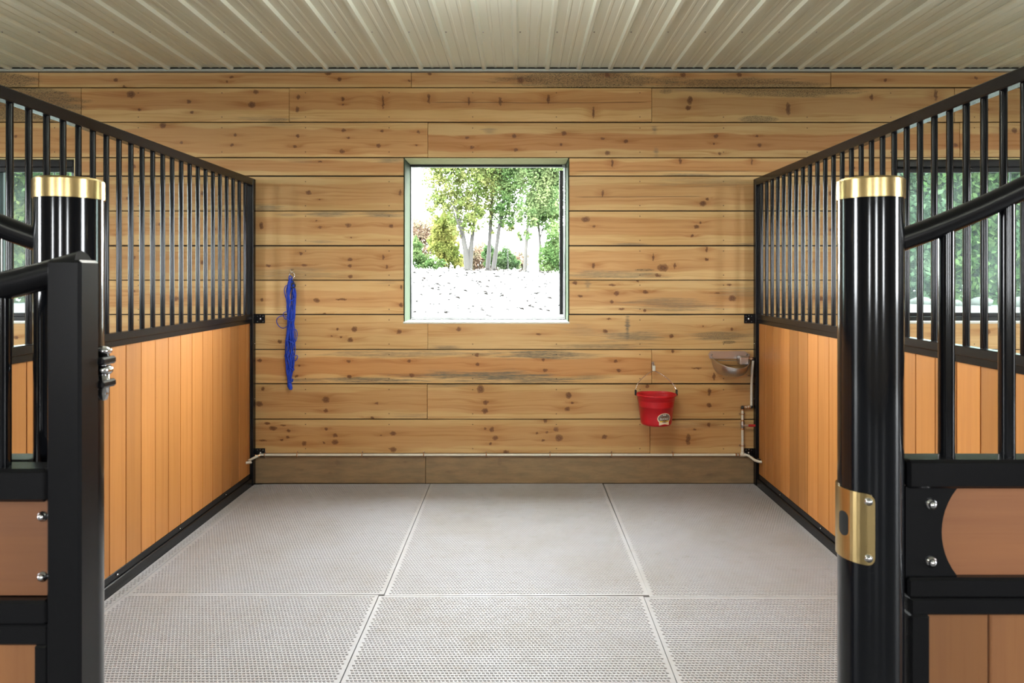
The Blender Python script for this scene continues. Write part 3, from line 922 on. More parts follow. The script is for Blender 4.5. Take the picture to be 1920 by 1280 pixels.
def rail_z(s): return 1.5595 + .34 * s + .42 * s * s - .182 * s ** 3
def y_bolt(x, y, z, r=.0065, h=.009):
    mb = bolt_mesh(r, h); mb.v = [(x + v[0], y - v[2], z + v[1]) for v in mb.v]
    return mb
def front_panel(px_, sgn, length, label):
    """fixed panel beside the doorway: curved top rail, bars, lying board, planks below"""
    X = lambda s: px_ + sgn * (PR + s)
    y0, y1 = PY - .025, PY + .025
    root = empty('stall_front_panel', (X(length / 2), PY, -.012)); tag(root, label, 'stall panel', 'fixed stall front panels')
    def bx(mb, s0, s1, ya, yb, z0, z1, c=.003):
        x0, x1 = sorted((X(s0), X(s1))); return mb.cbox(x0, x1, ya, yb, z0, z1, c)
    pts = []
    for k in range(25):
        s = -.004 + (length + .004) * k / 24
        pts.append((X(s), PY, rail_z(s + .008)))
    obj('curved_top_rail', MB().tube(pts, .0193, 20), M_BLACK, root)
    r1 = obj('upper_rail', bx(MB(), 0, length, y0, y1, 1.150, 1.198, .005), M_BLACK, root)
    obj('lower_rail', bx(MB(), 0, length, y0, y1, .970, 1.003, .004), M_BLACK, root)
    # bars stand on the upper rail
    s = .078
    while s < length - .03:
        obj('bar', MB().tube([(X(s), PY, 1.196), (X(s), PY, rail_z(s) - .006)], .0127, 18), M_BLACK2, root)
        s += .1017
    # lying board between the rails with scalloped end plate
    obj('lying_board', bx(MB(), .004, length - .004, PY - .010, PY + .012, 1.001, 1.152, .001), M_PLANKH, root, label='brown wooden board with rounded end plate')
    zc, rr = 1.0765, .116
    zt, zb = 1.152, 1.001
    poly = [(X(.0), zb), (X(.0), zt), (X(.084), zt)]
    for k in range(13):
        dz = .0725 - .145 * k / 12
        poly.append((X(.060 + rr - math.sqrt(rr * rr - dz * dz)), zc + dz))
    poly.append((X(.084), zb))
    plt = obj('end_plate', MB().prism(poly, PY - .0165, PY - .0105), M_BLACK, root, label='black end plate with a concave edge')
    for z in (1.123, 1.027):
        obj('bolt', y_bolt(X(.042), PY - .0165, z), M_CHROME, plt)
    # lower frame and planks
    for nm, q in (('frame_rail', (.006, length - .006, .940, .968)), ('frame_rail', (.006, length - .006, .06, .10)),
                  ('frame_stile', (.006, .038, .10, .940)), ('frame_stile', (length - .038, length - .006, .10, .940))):
        obj(nm, bx(MB(), q[0], q[1], PY - .022, PY + .022, q[2], q[3], .003), M_BLACK, root)
    s, e = .036, length - .036
    while s < e - .01:
        t = min(s + .108, e)
        obj('plank', bx(MB(), s + .0015, t - .0015, PY - .010, PY + .010, .095, .945, .003), M_PLANKF, root)
        s = t
    obj('base_rail', bx(MB(), 0, length, y0, y1, -.012, .06, .004), M_BLACK, root)
    # corner post towards the partition
    obj('corner_post', bx(MB(), length, length + .05, y0 + .0005, y1 - .0005, -.012, rail_z(length) + .02, .004), M_BLACK, root)
front_panel(PXR, 1, 1.700 - PXR - PR, 'fixed black stall front panel with curved rail right of the doorway')
front_panel(PXL, -1, 1.925 + PXL - PR, 'fixed black stall front panel behind the open stall door')

# the stall door, swung right round and standing open in front of the left panel
DY0, DY1 = 1.030, 1.078
DC = (DY0 + DY1) / 2
XH, XE = -.648, -1.86
door = empty('stall_door', ((XH + XE) / 2, DC, .06)); tag(door, 'black stall door standing open on the left, chrome hinge on its stile', 'door')
def door_z(x):
    t = (XH - x) / (XH - XE)
    return 1.522 - .30 * (XH - XE) * t * (1 - t)
obj('hinge_stile', MB().cbox(XH - .051, XH, DY0, DY1, .06, door_z(XH) + .004, .004), M_BLACK, door)
obj('latch_stile', MB().cbox(XE, XE + .051, DY0, DY1, .06, door_z(XE) + .004, .004), M_BLACK, door)
pts = [(XH - .008 - (XH - XE - .016) * k / 28, DC, door_z(XH - .008 - (XH - XE - .016) * k / 28)) for k in range(29)]
obj('curved_top_rail', MB().tube(pts, .0215, 18), M_BLACK, door)
obj('upper_rail', MB().cbox(XE + .051, XH - .051, DY0, DY1, 1.168, 1.217, .005), M_BLACK, door)
obj('middle_rail', MB().cbox(XE + .051, XH - .051, DY0, DY1, .987, 1.023, .004), M_BLACK, door)
lb = obj('lying_board', MB().cbox(XE + .052, XH - .052, DY0 + .016, DY0 + .034, 1.024, 1.167, .001), M_PLANKH, door, label='brown wooden board with chrome bolts')
for z in (1.143, 1.053):
    for x in (-.7135, XE + .066): obj('bolt', y_bolt(x, DY0 + .016, z, .0055, .008), M_CHROME, lb)
for nm, q in (('frame_rail', (XE + .051, XH - .051, .955, .986)), ('frame_rail', (XE + .051, XH - .051, .06, .10)),
              ('frame_stile', (XE + .051, XE + .072, .10, .955)), ('frame_stile', (XH - .072, XH - .051, .10, .955))):
    obj(nm, MB().cbox(q[0], q[1], DY0 + .004, DY1 - .004, q[2], q[3], .003), M_BLACK, door)
x = XH - .070
while x > XE + .075:
    x2 = max(x - .1085, XE + .07)
    obj('plank', MB().cbox(x2 + .0015, x - .0015, DC - .01, DC + .01, .095, .96, .003), M_PLANKF, door)
    x = x2
x = -.7815
while x > XE + .08:
    obj('bar', MB().tube([(x, DC, 1.215), (x, DC, door_z(x))], .0127, 18), M_BLACK2, door)
    x -= .1017
for zc, lab in ((1.352, 'chrome hinge bolt with black lugs'), (.25, None)):
    hx, hy = XH - .008, 1.100
    mb = MB(); mb.lathe([(.0, -.046), (.006, -.044), (.009, -.034), (.009, -.024), (.0125, -.023), (.0125, -.014), (.009, -.012), (.009, .028), (.0125, .03), (.0125, .036), (.004, .040), (0, .0405)], c=(hx, hy, zc), n=14)
    h = obj('hinge_bolt', mb, M_CHROME, door, label=lab)
    mb = MB(); mb.lathe([(0, .0), (.011, .0), (.014, .004), (.014, .010), (.011, .014), (0, .014)], c=(hx, hy, zc - .004), n=14); obj('eye_nut', mb, M_CHROME, h)
    for dz in (-.018, .018):
        mb = MB(); mb.cbox(XH - .03, hx + .014, DY1 - .001, hy + .014, zc + dz - .006, zc + dz + .006, .003); obj('hinge_lug', mb, M_BLACK, h)
    mb = MB(); mb.tube([(hx, hy + .008, zc), (PXL + .040, PY - .030, zc)], .008, 10); obj('hinge_arm', mb, M_CHROME, h)

# ------------------------------------------------------------------ things on the back wall
YW = WALL_Y
# water line
pipe = empty('water_pipe', (0, YW, wz(851))); tag(pipe, 'white plastic water line clamped along the foot of the board wall, red lever valve', 'pipe')
ZP = wz(851.5); PRR = .0094; YP = YW - .015
xr, xs_ = wx(1391), wx(1407.5)
def seg(pts, r=PRR, nm='pipe_section', mat=M_PEX): return obj(nm, MB().tube(pts, r, 10), mat, pipe)
seg([(wx(489), YP, ZP), (wx(1383), YP, ZP)])
seg([(wx(489), YP, ZP), (wx(484), YP - .02, ZP - .008), (wx(478), YP - .10, ZP - .016), (-1.905, YP - .14, ZP - .018), (-1.935, YP - .15, ZP - .018)])
seg([(wx(1397), YP, ZP), (wx(1402), YP - .01, ZP - .004), (1.675, YP - .10, ZP - .014), (1.695, YP - .13, ZP - .016), (1.712, YP - .135, ZP - .016)])
seg([(xr, YP, ZP), (xr, YP, wz(802))]); seg([(xr, YP, wz(788)), (xr, YP, wz(765))])
seg([(xr, YP, wz(763)), (xs_, YP, wz(761.5))])
seg([(xs_, YP, wz(761)), (wx(1407), YP - .012, wz(720)), (wx(1407.5), YP - .02, wz(690)), (wx(1409), YP - .02, wz(674))])
seg([(wx(1409), YP - .02, wz(672)), (wx(1398), YP - .02, wz(670))])
def fit(p0, p1, r=.0115, mat=M_COPPER): return obj('fitting', MB().tube([p0, p1], r, 10), mat, pipe)
for px_ in (1379, 1384.5): fit((wx(px_ - 1.5), YP, ZP), (wx(px_ + 1.5), YP, ZP))
obj('tee', MB().tube([(wx(1386), YP, ZP), (wx(1396.5), YP, ZP)], .0125, 10).tube([(xr, YP, ZP), (xr, YP, ZP + .025)], .0125, 10), M_PEX, pipe)
for p in ((xr, 846), (xr, 787), (xr, 803), (xr, 767)): fit((p[0], YP, wz(p[1] + 1.4)), (p[0], YP, wz(p[1] - 1.4)))
for px_ in (1394.5, 1399, 1403.5): fit((wx(px_ - 1.2), YP, wz(762.6)), (wx(px_ + 1.2), YP, wz(762.4)))
M_ELB = plain('black_elbow', (.02, .018, .016), .4)
for c_ in ((xr, YP, wz(763)), (xs_, YP, wz(761.5)), (wx(1409), YP - .02, wz(672))):
    mb = MB(); mb.lathe([(0, -.013), (.009, -.011), (.013, -.004), (.013, .004), (.009, .011), (0, .013)], c=c_, n=10); obj('elbow', mb, M_ELB, pipe)
fit((wx(1408), YP - .02, wz(671.2)), (wx(1405.8), YP - .02, wz(671)), .0115)
fit((wx(1403.5), YP - .02, wz(670.8)), (wx(1401), YP - .02, wz(670.5)), .0115)
for px_ in (481.5, 487): fit((wx(px_ - 1), YP - .012, ZP - .006), (wx(px_ + 1), YP - .006, ZP - .003), .011)
for px_ in (1405, 1412): fit((wx(px_ - 1.4), YP - .03 - (px_ - 1405) * .009, ZP - .006 - (px_ - 1405) * .0006), (wx(px_ + 1.4), YP - .05 - (px_ - 1405) * .009, ZP - .008 - (px_ - 1405) * .0006), .011, M_ELB)
vb = obj('valve_body', MB().tube([(xr, YP, wz(801.5)), (xr, YP, wz(798)), (xr, YP, wz(795)), (xr, YP, wz(792)), (xr, YP, wz(788.5))], [.010, .0135, .0165, .0135, .010], 12), M_STEEL, pipe)
obj('valve_stem', MB().tube([(xr, YP - .010, wz(795)), (xr, YP - .030, wz(795))], .005, 8), M_STEEL, pipe)
obj('lever', MB().cbox(xr - .008, wx(1400), YP - .034, YP - .029, wz(795) - .007, wz(795) + .007, .0015), M_STEEL, pipe)
obj('lever_sleeve', MB().cbox(wx(1399), wx(1417), YP - .036, YP - .027, wz(795) - .0085, wz(795) + .0085, .003), M_REDH, pipe, label='red lever sleeve')
def clamp_at(x, z, vertical=False, y=YP):
    mb = MB(); n = 9; ang = [math.pi * k / (n - 1) for k in range(n)]
    if vertical: path = [(x + .0125 * math.cos(a_), y - .0125 * math.sin(a_), z) for a_ in ang]; path = [(x + .022, YW - .001, z), (x + .0125, YW - .001, z)] + path + [(x - .0125, YW - .001, z), (x - .022, YW - .001, z)]
    else: path = [(x, y - .0125 * math.sin(a_), z + .0125 * math.cos(a_)) for a_ in ang]; path = [(x, YW - .001, z + .024), (x, YW - .001, z + .0125)] + path + [(x, YW - .001, z - .0125), (x, YW - .005, z - .026)]
    mb.tube(path, .0036, 6)
    cl = obj('pipe_clamp', mb, M_COPPER, pipe)
    for sg in (1, -1):
        mb2 = MB(); mb2.lathe([(0, .005), (.003, .004), (.0042, 0)], n=8)
        ox, oz = (sg * .019, 0) if vertical else (0, sg * .021)
        mb2.v = [(x + ox + v[0], YW - .006 - v[2], z + oz + v[1]) for v in mb2.v]
        obj('screw', mb2, M_CHROME, cl)
for px_ in (498, 558.5, 680, 795, 912, 1031, 1146, 1260.5): clamp_at(wx(px_), ZP)
clamp_at(wx(1407.2), wz(704), True, YP - .004); clamp_at(xr, wz(775), True); clamp_at(xr, wz(834), True)

# steel drinking basin
bxc = wx(1367); BZ = wz(667)
basin = empty('drinking_basin', (bxc, YW, BZ - .14)); tag(basin, 'stainless steel half-bowl drinking basin on the wall above the pipe', 'basin')
def bowl(rx, ry, rz, n=26, mrows=12):
    vs_, fs = [], []
    for i in range(mrows + 1):
        ph = math.pi / 2 * i / mrows
        for k in range(n + 1):
            th = math.pi + math.pi * k / n
            rr = max(.0001, math.cos(ph) ** .55)
            vs_.append((bxc + rx * rr * math.cos(th), YW - .006 + ry * rr * math.sin(th), BZ - .006 + .062 * math.sin(th) * (1 - math.sin(ph)) - rz * math.sin(ph)))
    for i in range(mrows):
        for k in range(n):
            a_ = i * (n + 1) + k
            fs.append((a_, a_ + 1, a_ + n + 2, a_ + n + 1))
    return vs_, fs
mb = MB(); v_, f_ = bowl(.130, .205, .135); mb.add(v_, f_, True); v_, f_ = bowl(.126, .200, .130); mb.add(v_, [q[::-1] for q in f_], True)
obj('bowl', mb, M_STEEL, basin, fix=False)
pts = [(bxc + .131 * math.cos(t), YW - .006 + .206 * math.sin(t), BZ - .005 + .062 * math.sin(t)) for t in [math.pi + math.pi * k / 26 for k in range(27)]]
obj('rolled_rim', MB().tube(pts, .0045, 8), M_STEEL, basin)
obj('back_plate', MB().prism([(bxc - .142, BZ - .02), (bxc + .142, BZ - .02), (bxc + .150, BZ + .012), (bxc + .110, BZ + .036), (bxc - .135, BZ + .036), (bxc - .152, BZ + .012)], YW - .007, YW - .0005), M_STEEL, basin)
obj('valve_cover', MB().cbox(bxc + .055, bxc + .118, YW - .085, YW - .008, BZ - .055, BZ + .004, .006), M_STEEL, basin)
obj('inlet', MB().tube([(bxc + .118, YW - .035, BZ - .012), (bxc + .138, YW - .035, BZ - .012)], .009, 10), M_CHROME, basin)
obj('lever_tongue', MB().cbox(bxc - .095, bxc + .05, YW - .06, YW - .045, BZ - .030, BZ - .025, .002), M_STEEL, basin)
for sx in (-.128, .128):
    mb = bolt_mesh(.005, .006); mb.v = [(bxc + sx + v[0], YW - .007 - v[2], BZ + .010 + v[1]) for v in mb.v]; obj('screw', mb, M_SCREW, basin)

# red bucket on a hook
bc = Vector((wx(1229.5) * (YW - .12) / YW, YW - .135, 0))
ZT_, ZB_ = EYE - (737.5 - VPY) * (YW - .13) / F_PX, EYE - (797 - VPY) * (YW - .16) / F_PX
bucket = empty('bucket', (bc.x, bc.y, ZB_)); tag(bucket, 'red plastic flat-back bucket with oval label hanging from a wall hook', 'bucket')
def bucket_ring(r, z, n=48):
    """D-shaped outline: round towards the room, flat against the wall"""
    pts = []
    for k in range(n):
        t = 2 * math.pi * k / n
        x, y = r * math.cos(t), r * .93 * math.sin(t)
        lim = r * .80
        if y > lim: y = lim + (y - lim) * .12
        pts.append((bc.x + x, bc.y + y, z))
    return pts
H_ = ZT_ - ZB_
prof = [(.0, 0), (.085, 0.0), (.101, .004), (.108, .014), (.1105, .03), (.127, .80 * H_), (.1275, .80 * H_), (.132, .815 * H_), (.134, .955 * H_), (.143, .96 * H_), (.1445, .975 * H_), (.1445, .992 * H_), (.142, H_), (.139, H_), (.137, .985 * H_), (.128, .80 * H_), (.108, .03), (.09, .012), (0, .010)]
mb = MB(); vs_, fs = [], []
for r_, h_ in prof: vs_ += bucket_ring(max(r_, .0005), ZB_ + h_)
n = 48
for i in range(len(prof) - 1):
    for k in range(n): fs.append((i*n+k, i*n+(k+1)%n, (i+1)*n+(k+1)%n, (i+1)*n+k))
mb.add(vs_, fs, True); obj('shell', mb, M_RED, bucket)
ZHK = EYE - (694 - VPY) * (YW - .05) / F_PX
hookp = Vector((wx(1226) * (YW - .05) / YW, YW - .05, ZHK))
for sx in (-1, 1):
    obj('ear', MB().cbox(bc.x + sx * .146 - .006, bc.x + sx * .146 + .006, bc.y - .012, bc.y + .012, ZT_ - .012, ZT_ + .028, .003), M_HOLE, bucket, label='dark handle ear')
hp = []
for k in range(37):
    t = -1 + 2 * k / 36
    h_ = 1 - abs(t) ** 1.3
    x = math.copysign(.147 * (1 - h_ ** 2) ** .9, t)
    hp.append((bc.x * (1 - h_) + hookp.x * h_ + x, bc.y * (1 - h_) + hookp.y * h_, ZT_ + .004 + (ZHK - ZT_ - .006) * h_))
obj('wire_handle', MB().tube(hp, .0024, 6), M_CHROME, bucket, label='thin wire handle')
# label on the bucket's front
def on_bucket(u, v, lift=.0008):
    """u along the front (m, + right), v height above the bottom"""
    hh = max(.03, min(.8 * H_, v))
    r = .1105 + (.127 - .1105) * (hh - .03) / (.8 * H_ - .03) + lift
    t = -math.pi / 2 + u / r
    return (bc.x + r * math.cos(t), bc.y + r * .93 * math.sin(t), ZB_ + v)
def patch(outline, nm, mat, par, lift, lab=None):
    pts = [on_bucket(u, v, lift) for u, v in outline]
    cu, cv = sum(p[0] for p in outline) / len(outline), sum(p[1] for p in outline) / len(outline)
    inner = [on_bucket(cu + (u - cu) * .5, cv + (v - cv) * .5, lift) for u, v in outline]
    n = len(pts)
    mb = MB(); mb.add(pts + inner + [on_bucket(cu, cv, lift)], [(i, (i+1) % n, n + (i+1) % n, n + i) for i in range(n)] + [(n + i, n + (i+1) % n, 2*n) for i in range(n)], True)
    return obj(nm, mb, mat, par, label=lab)
LU, LV = .040, .062
ell = lambda a_, b_, cu, cv, n=28: [(cu + a_ * math.cos(2*math.pi*k/n), cv + b_ * math.sin(2*math.pi*k/n)) for k in range(n)]
lbl = patch(ell(.053, .038, LU, LV), 'label', M_LABELW, bucket, .0010, 'cream bordered label with grey oval emblem')
patch([(LU - .040, LV - .047), (LU + .040, LV - .047), (LU + .040, LV - .018), (LU - .040, LV - .018)], 'label_foot', M_LABELW, lbl, .0013)
patch(ell(.047, .031, LU, LV + .002), 'emblem', M_LABELG, lbl, .0018)
patch([(LU - .034, LV - .014), (LU - .015, LV - .020), (LU, LV - .022), (LU + .015, LV - .020), (LU + .034, LV - .014), (LU + .034, LV - .026), (LU - .034, LV - .026)], 'yellow_band', M_LABELY, lbl, .0024)
patch([(LU - .018, LV - .016), (LU, LV - .020), (LU + .018, LV - .016), (LU + .010, LV - .009), (LU - .010, LV - .009)], 'brown_ribbon', M_LABELB, lbl, .0028)
for sx in (-1, 1): patch(ell(.005, .004, LU + sx * .006 - .001, LV + .025, 12), 'white_wing', M_LABELT, lbl, .0026)
patch([(LU - .030, LV + .010), (LU - .012, LV + .016), (LU, LV + .012), (LU + .014, LV + .016), (LU + .032, LV + .010), (LU + .028, LV + .006), (LU, LV + .007), (LU - .026, LV + .006)], 'dark_script', M_LABELB, lbl, .0026)
tc = bpy.data.curves.new('label_text', 'FONT'); tc.body = 'BUCKET'; tc.size = .0185; tc.align_x = 'CENTER'; tc.align_y = 'CENTER'
to = bpy.data.objects.new('label_text', tc); COL.objects.link(to)
me = bpy.data.meshes.new_from_object(to.evaluated_get(bpy.context.evaluated_depsgraph_get()))
bpy.data.objects.remove(to, do_unlink=True)
mb = MB(); mb.add([on_bucket(LU + v.co.x, LV - .003 + v.co.y, .0032) for v in me.vertices], [tuple(p.vertices) for p in me.polygons])
obj('lettering', mb, M_LABELT, lbl, label='white lettering BUCKET')
bpy.data.meshes.remove(me)
# hook and white snap
hk = empty('wall_hook', (wx(1224), YW, wz(688))); tag(hk, 'small steel wall hook with white snap holding the red bucket', 'hook')
obj('hook_plate', MB().cbox(wx(1222), wx(1226.5), YW - .004, YW - .0005, wz(690), wz(678), .001), M_STEEL, hk)
obj('hook_wire', MB().tube([(wx(1224), YW - .003, wz(680)), (wx(1223), YW - .02, wz(679.5)), (wx(1223), YW - .035, wz(681)), (wx(1224.5), YW - .05, wz(684)), (wx(1226) , YW - .052, ZHK + .012)], .0035, 8), M_STEEL, hk)
obj('snap', MB().cbox(hookp.x - .011, hookp.x + .011, hookp.y - .005, hookp.y + .005, ZHK - .006, ZHK + .034, .003), M_WHITE, hk, label='white snap')

# blue hay net hanging bundled from a screw eye
NX = wx(548); NZT, NZB = wz(522), wz(727)
net = empty('hay_net', (NX, YW - .04, NZB)); tag(net, 'blue cord hay net hanging bundled from a wall ring', 'hay net')
rn = random.Random(11)
L = NZT - NZB
for i in range(26):
    ph, tw = rn.uniform(0, 2 * math.pi), rn.uniform(-1.5, 1.5)
    pts = []
    fz = rn.uniform(.90, 1.0)
    for k in range(30):
        t = k / 29
        env = .009 + .034 * (math.sin(math.pi * min(1, t * 1.02)) ** .5) * (.78 + .3 * math.sin(t * 9 + 1)) * (1 - .35 * t)
        rr = env * (.35 + .65 * abs(math.sin(ph * 3 + t * (5 + i % 4))))
        a_ = ph + tw * t * 4
        sway = .004 * math.sin(t * 5) - .004 * t
        pts.append((NX + sway + rr * math.cos(a_) * 1.15, min(YW - .006, YW - .034 + rr * math.sin(a_) * .8), NZT - L * fz * t))
    obj('cord', MB().tube(pts, .0032, 5), M_BLUE, net)
for kx, kz, r1, r2, tilt in ((533, 603, .045, .045, 0), (541, 547, .020, .05, .2), (539, 591, .02, .028, .3), (555, 628, .018, .045, -.2), (542, 640, .014, .022, 0), (556, 670, .016, .02, .3), (541, 668, .016, .03, .1)):
    pts = [(wx(kx) + r1 * math.cos(t) + tilt * r2 * math.sin(t) * .3, YW - .03 + .012 * math.sin(2 * t), wz(kz) + r2 * math.sin(t)) for t in [2 * math.pi * k / 20 for k in range(20)]]
    obj('cord_loop', MB().tube(pts, .0028, 5, closed=True), M_BLUE, net)
for zz, r_ in ((560, .024), (598, .027), (640, .028), (690, .021), (712, .014)):
    pts = [(NX + r_ * 1.05 * math.cos(t), YW - .034 + r_ * .8 * math.sin(t), wz(zz) + .012 * math.sin(t * 2 + zz)) for t in [2 * math.pi * k / 18 for k in range(18)]]
    obj('cord_knot', MB().tube(pts, .0042, 6, closed=True), M_BLUE, net)
obj('net_tail', MB().tube([(NX - .012, YW - .03, NZB + .05), (NX - .008, YW - .032, NZB + .02), (NX + .002, YW - .034, NZB - .002), (NX + .008, YW - .03, NZB - .006)], [.014, .017, .013, .004], 10), M_BLUE, net)
def torus(c_, r_, t_, tilt=0, sq=1.):
    return MB().tube([(c_[0] + r_ * sq * math.cos(a_), c_[1] + tilt * math.sin(a_), c_[2] + r_ * math.sin(a_)) for a_ in [2 * math.pi * k / 22 for k in range(22)]], t_, 6, closed=True)
obj('steel_ring', torus((wx(549.5), YW - .028, wz(516)), .022, .0024, .006, .9), M_CHROME, net, label='steel ring')
obj('black_ring', torus((wx(550), YW - .038, wz(528)), .013, .004), M_ELB, net)
obj('black_ring', torus((wx(553), YW - .040, wz(535)), .016, .004), M_ELB, net)
obj('cord_top', MB().tube([(NX - .008, YW - .034, NZT - .02), (NX - .014, YW - .034, NZT + .005), (NX - .004, YW - .036, NZT + .022), (NX + .008, YW - .034, NZT + .012), (NX + .006, YW - .034, NZT - .02)], .0042, 6), M_BLUE, net)
eye = obj('screw_eye', MB().tube([(wx(550), YW + .0, wz(505)), (wx(550), YW - .012, wz(505)), (wx(548), YW - .022, wz(504)), (wx(547), YW - .03, wz(507)), (wx(549), YW - .032, wz(510)), (wx(551.5), YW - .028, wz(509))], .0028, 7), M_STEEL)
tag(eye, 'small screw eye in the wall above the blue net', 'screw eye')

# ------------------------------------------------------------------ outdoors
def gz(x, y):
    t = max(0., min(1., (y - 16.) / 22.))
    h = 1.86 * t * t * (3 - 2 * t) * math.exp(-((x + 2.3) / 15.) ** 2)
    return -.25 + .25 * min(1, (y - 5.3) / 8.) + h - .02 * max(0, y - 42) + .04 * mnoise.noise((x * .2, y * .2, 0))
m = NT('pale_leaf_strewn_ground')
c = m.node('ShaderNodeNewGeometry').outputs['Position']
n1 = m.noise(c, .8, 5, .6); n2 = m.noise(c, 6, 4, .6)
m.set(Base_Color=m.mix(n1, (.0205, .0202, .0198), m.mix(n2, (.0225, .0222, .022), (.0195, .019, .0182))), Roughness=.9)
M_GROUND = m.m
mb = MB(); gx = [-70 + 2.5 * i for i in range(57)]; gy = [5.38, 7, 9, 11, 13] + [15 + 1.5 * i for i in range(22)] + [50, 54, 60, 68, 80, 95]
vs_ = [(x, y, gz(x, y)) for y in gy for x in gx]
nx = len(gx)
mb.add(vs_, [(j*nx+i, j*nx+i+1, (j+1)*nx+i+1, (j+1)*nx+i) for j in range(len(gy)-1) for i in range(nx-1)], True)
g = obj('ground', mb, M_GROUND, origin=(0, 0, 0)); struct(g, 'pale open ground rising to the trees')
mb = MB(); mb.box(-70, 70, -60, YB - .2, -.3, -.2).box(-70, XW0 - .2, YB - .2, 5.38, -.3, -.2).box(XW1 + .2, 70, YB - .2, 5.38, -.3, -.2)
struct(obj('yard', mb, M_GROUND), 'ground around the barn')

def leaf_mat(name):
    m = NT(name)
    oi = m.node('ShaderNodeObjectInfo')
    pos = m.node('ShaderNodeNewGeometry').outputs['Position']
    n = m.noise(pos, 1.1, 3, .6)
    col = m.mix(m.mrange(n, .35, .65), m.mix(1., oi.outputs['Color'], (.66, .78, .7), 'MULTIPLY'), m.mix(1., oi.outputs['Color'], (1.3, 1.15, 1.2), 'MULTIPLY'))
    df = m.node('ShaderNodeBsdfDiffuse'); tl = m.node('ShaderNodeBsdfTranslucent')
    m.link(col, df.inputs[0]); m.link(col, tl.inputs[0])
    mx = m.node('ShaderNodeMixShader'); mx.inputs[0].default_value = .45
    m.link(df.outputs[0], mx.inputs[1]); m.link(tl.outputs[0], mx.inputs[2]); m.link(mx.outputs[0], m.out.inputs['Surface'])
    return m.m
M_LEAF = leaf_mat('leaf')
M_BARK = plain('grey_brown_bark', (.0085, .007, .0052), .9, .35, 6)
M_BARKP = plain('pale_bark', (.018, .0155, .0125), .9, .3, 6)
rt = random.Random(5)
def leaves(blobs, count, size, seed):
    """leaf clusters scattered through ellipsoids (centre, radii), two-faced folded leaves; local coordinates"""
    rg = np.random.default_rng(seed)
    vol = np.array([b[1][0] * b[1][1] * b[1][2] for b in blobs]) ** .8
    cnt = (vol / vol.sum() * count).astype(int)
    V = []
    for (c_, r_), k in zip(blobs, cnt):
        nsub = max(6, k // 26)
        d = rg.normal(size=(nsub, 3)); d /= np.linalg.norm(d, axis=1)[:, None]
        sub = d * (rg.random(nsub) ** .45)[:, None] * np.array(r_) + np.array(c_)
        idx = rg.integers(0, nsub, k)
        p = sub[idx] + rg.normal(size=(k, 3)) * np.array(r_) * .11
        u = rg.normal(size=(k, 3)); u /= np.linalg.norm(u, axis=1)[:, None]
        w_ = np.cross(u, rg.normal(size=(k, 3))); w_ /= np.linalg.norm(w_, axis=1)[:, None]
        s = (size * (.6 + .8 * rg.random(k)))[:, None]
        nrm = np.cross(u, w_)
        quad = np.stack([p - u * s, p + w_ * s * .55 + nrm * s * .12, p + u * s, p - w_ * s * .55 + nrm * s * .12], 1)
        V.append(quad.reshape(-1, 3))
    V = np.concatenate(V)
    nq = len(V) // 4
    me = bpy.data.meshes.new('foliage')
    tri = (np.array([[0, 1, 2], [0, 2, 3]])[None] + (np.arange(nq) * 4)[:, None, None]).reshape(-1, 3)
    me.vertices.add(len(V)); me.vertices.foreach_set('co', V.astype(np.float32).ravel())
    me.loops.add(tri.size); me.loops.foreach_set('vertex_index', tri.astype(np.int32).ravel())
    me.polygons.add(len(tri)); me.polygons.foreach_set('loop_start', np.arange(0, tri.size, 3, dtype=np.int32))
    me.materials.append(M_LEAF)
    me.update(calc_edges=True)
    return me
def at(px_, y): return (px_ - VPX) * y / F_PX
def zat(py_, y): return EYE + (VPY - py_) * y / F_PX
def tree(nm, y, base, stems, blobs, count, size, col, label, cat='tree', bark=None, group='trees beyond the mound', seed=1, sizes=None):
    """stems: lists of (px, py, dy, radius); blobs: (px, py, rx px, ry px, dy)"""
    bx_, bz_ = at(base[0], y), gz(at(base[0], y), y) - .1
    root = empty(nm, (bx_, y, bz_)); tag(root, label, cat, group)
    k = y / F_PX
    for st in stems:
        pts = [(at(p[0], y), y + p[2], zat(p[1], y)) for p in st]
        pts[0] = (pts[0][0], pts[0][1], bz_) if st[0][1] > 490 else pts[0]
        obj('trunk', MB().tube(pts, [p[3] * .56 for p in st], 8), bark or M_BARK, root)
    bl = [((at(b[0], y) - bx_, b[4], zat(b[1], y) - bz_), (b[2] * k, max(b[2], b[3]) * k * .8, b[3] * k)) for b in blobs]
    me = leaves(bl, int(count * 4.5), size * .56, seed)
    o = bpy.data.objects.new('foliage', me); COL.objects.link(o); place(o, (bx_, y, bz_), root)
    o.color = (*col, 1); o['kind'] = 'stuff'
    return root
LIME, YEL, GRN, PEACH, DEEP = (.090, .108, .036), (.105, .115, .032), (.055, .088, .032), (.13, .098, .068), (.052, .080, .046)
tree('twin_stem_tree', 41, (878, 508), [[(878,508,0,.38),(873,470,0,.30),(866,430,0,.22),(856,395,0,.14),(838,355,0,.07)], [(879,508,0,.34),(884,450,.3,.22),(890,405,.3,.18),(897,350,.4,.13),(900,300,.4,.09),(905,240,0,.05)], [(868,450,0,.12),(860,420,-.5,.08),(848,385,-1,.04)]],
     [(832,332,46,38,0),(862,375,46,42,.5),(893,326,42,44,0),(850,285,64,40,0),(822,378,26,30,0),(872,425,30,20,0),(890,400,24,24,0),(880,230,90,50,0)], 7400, .135, LIME, 'airy lime tree with two stems left of centre in the window', seed=2)
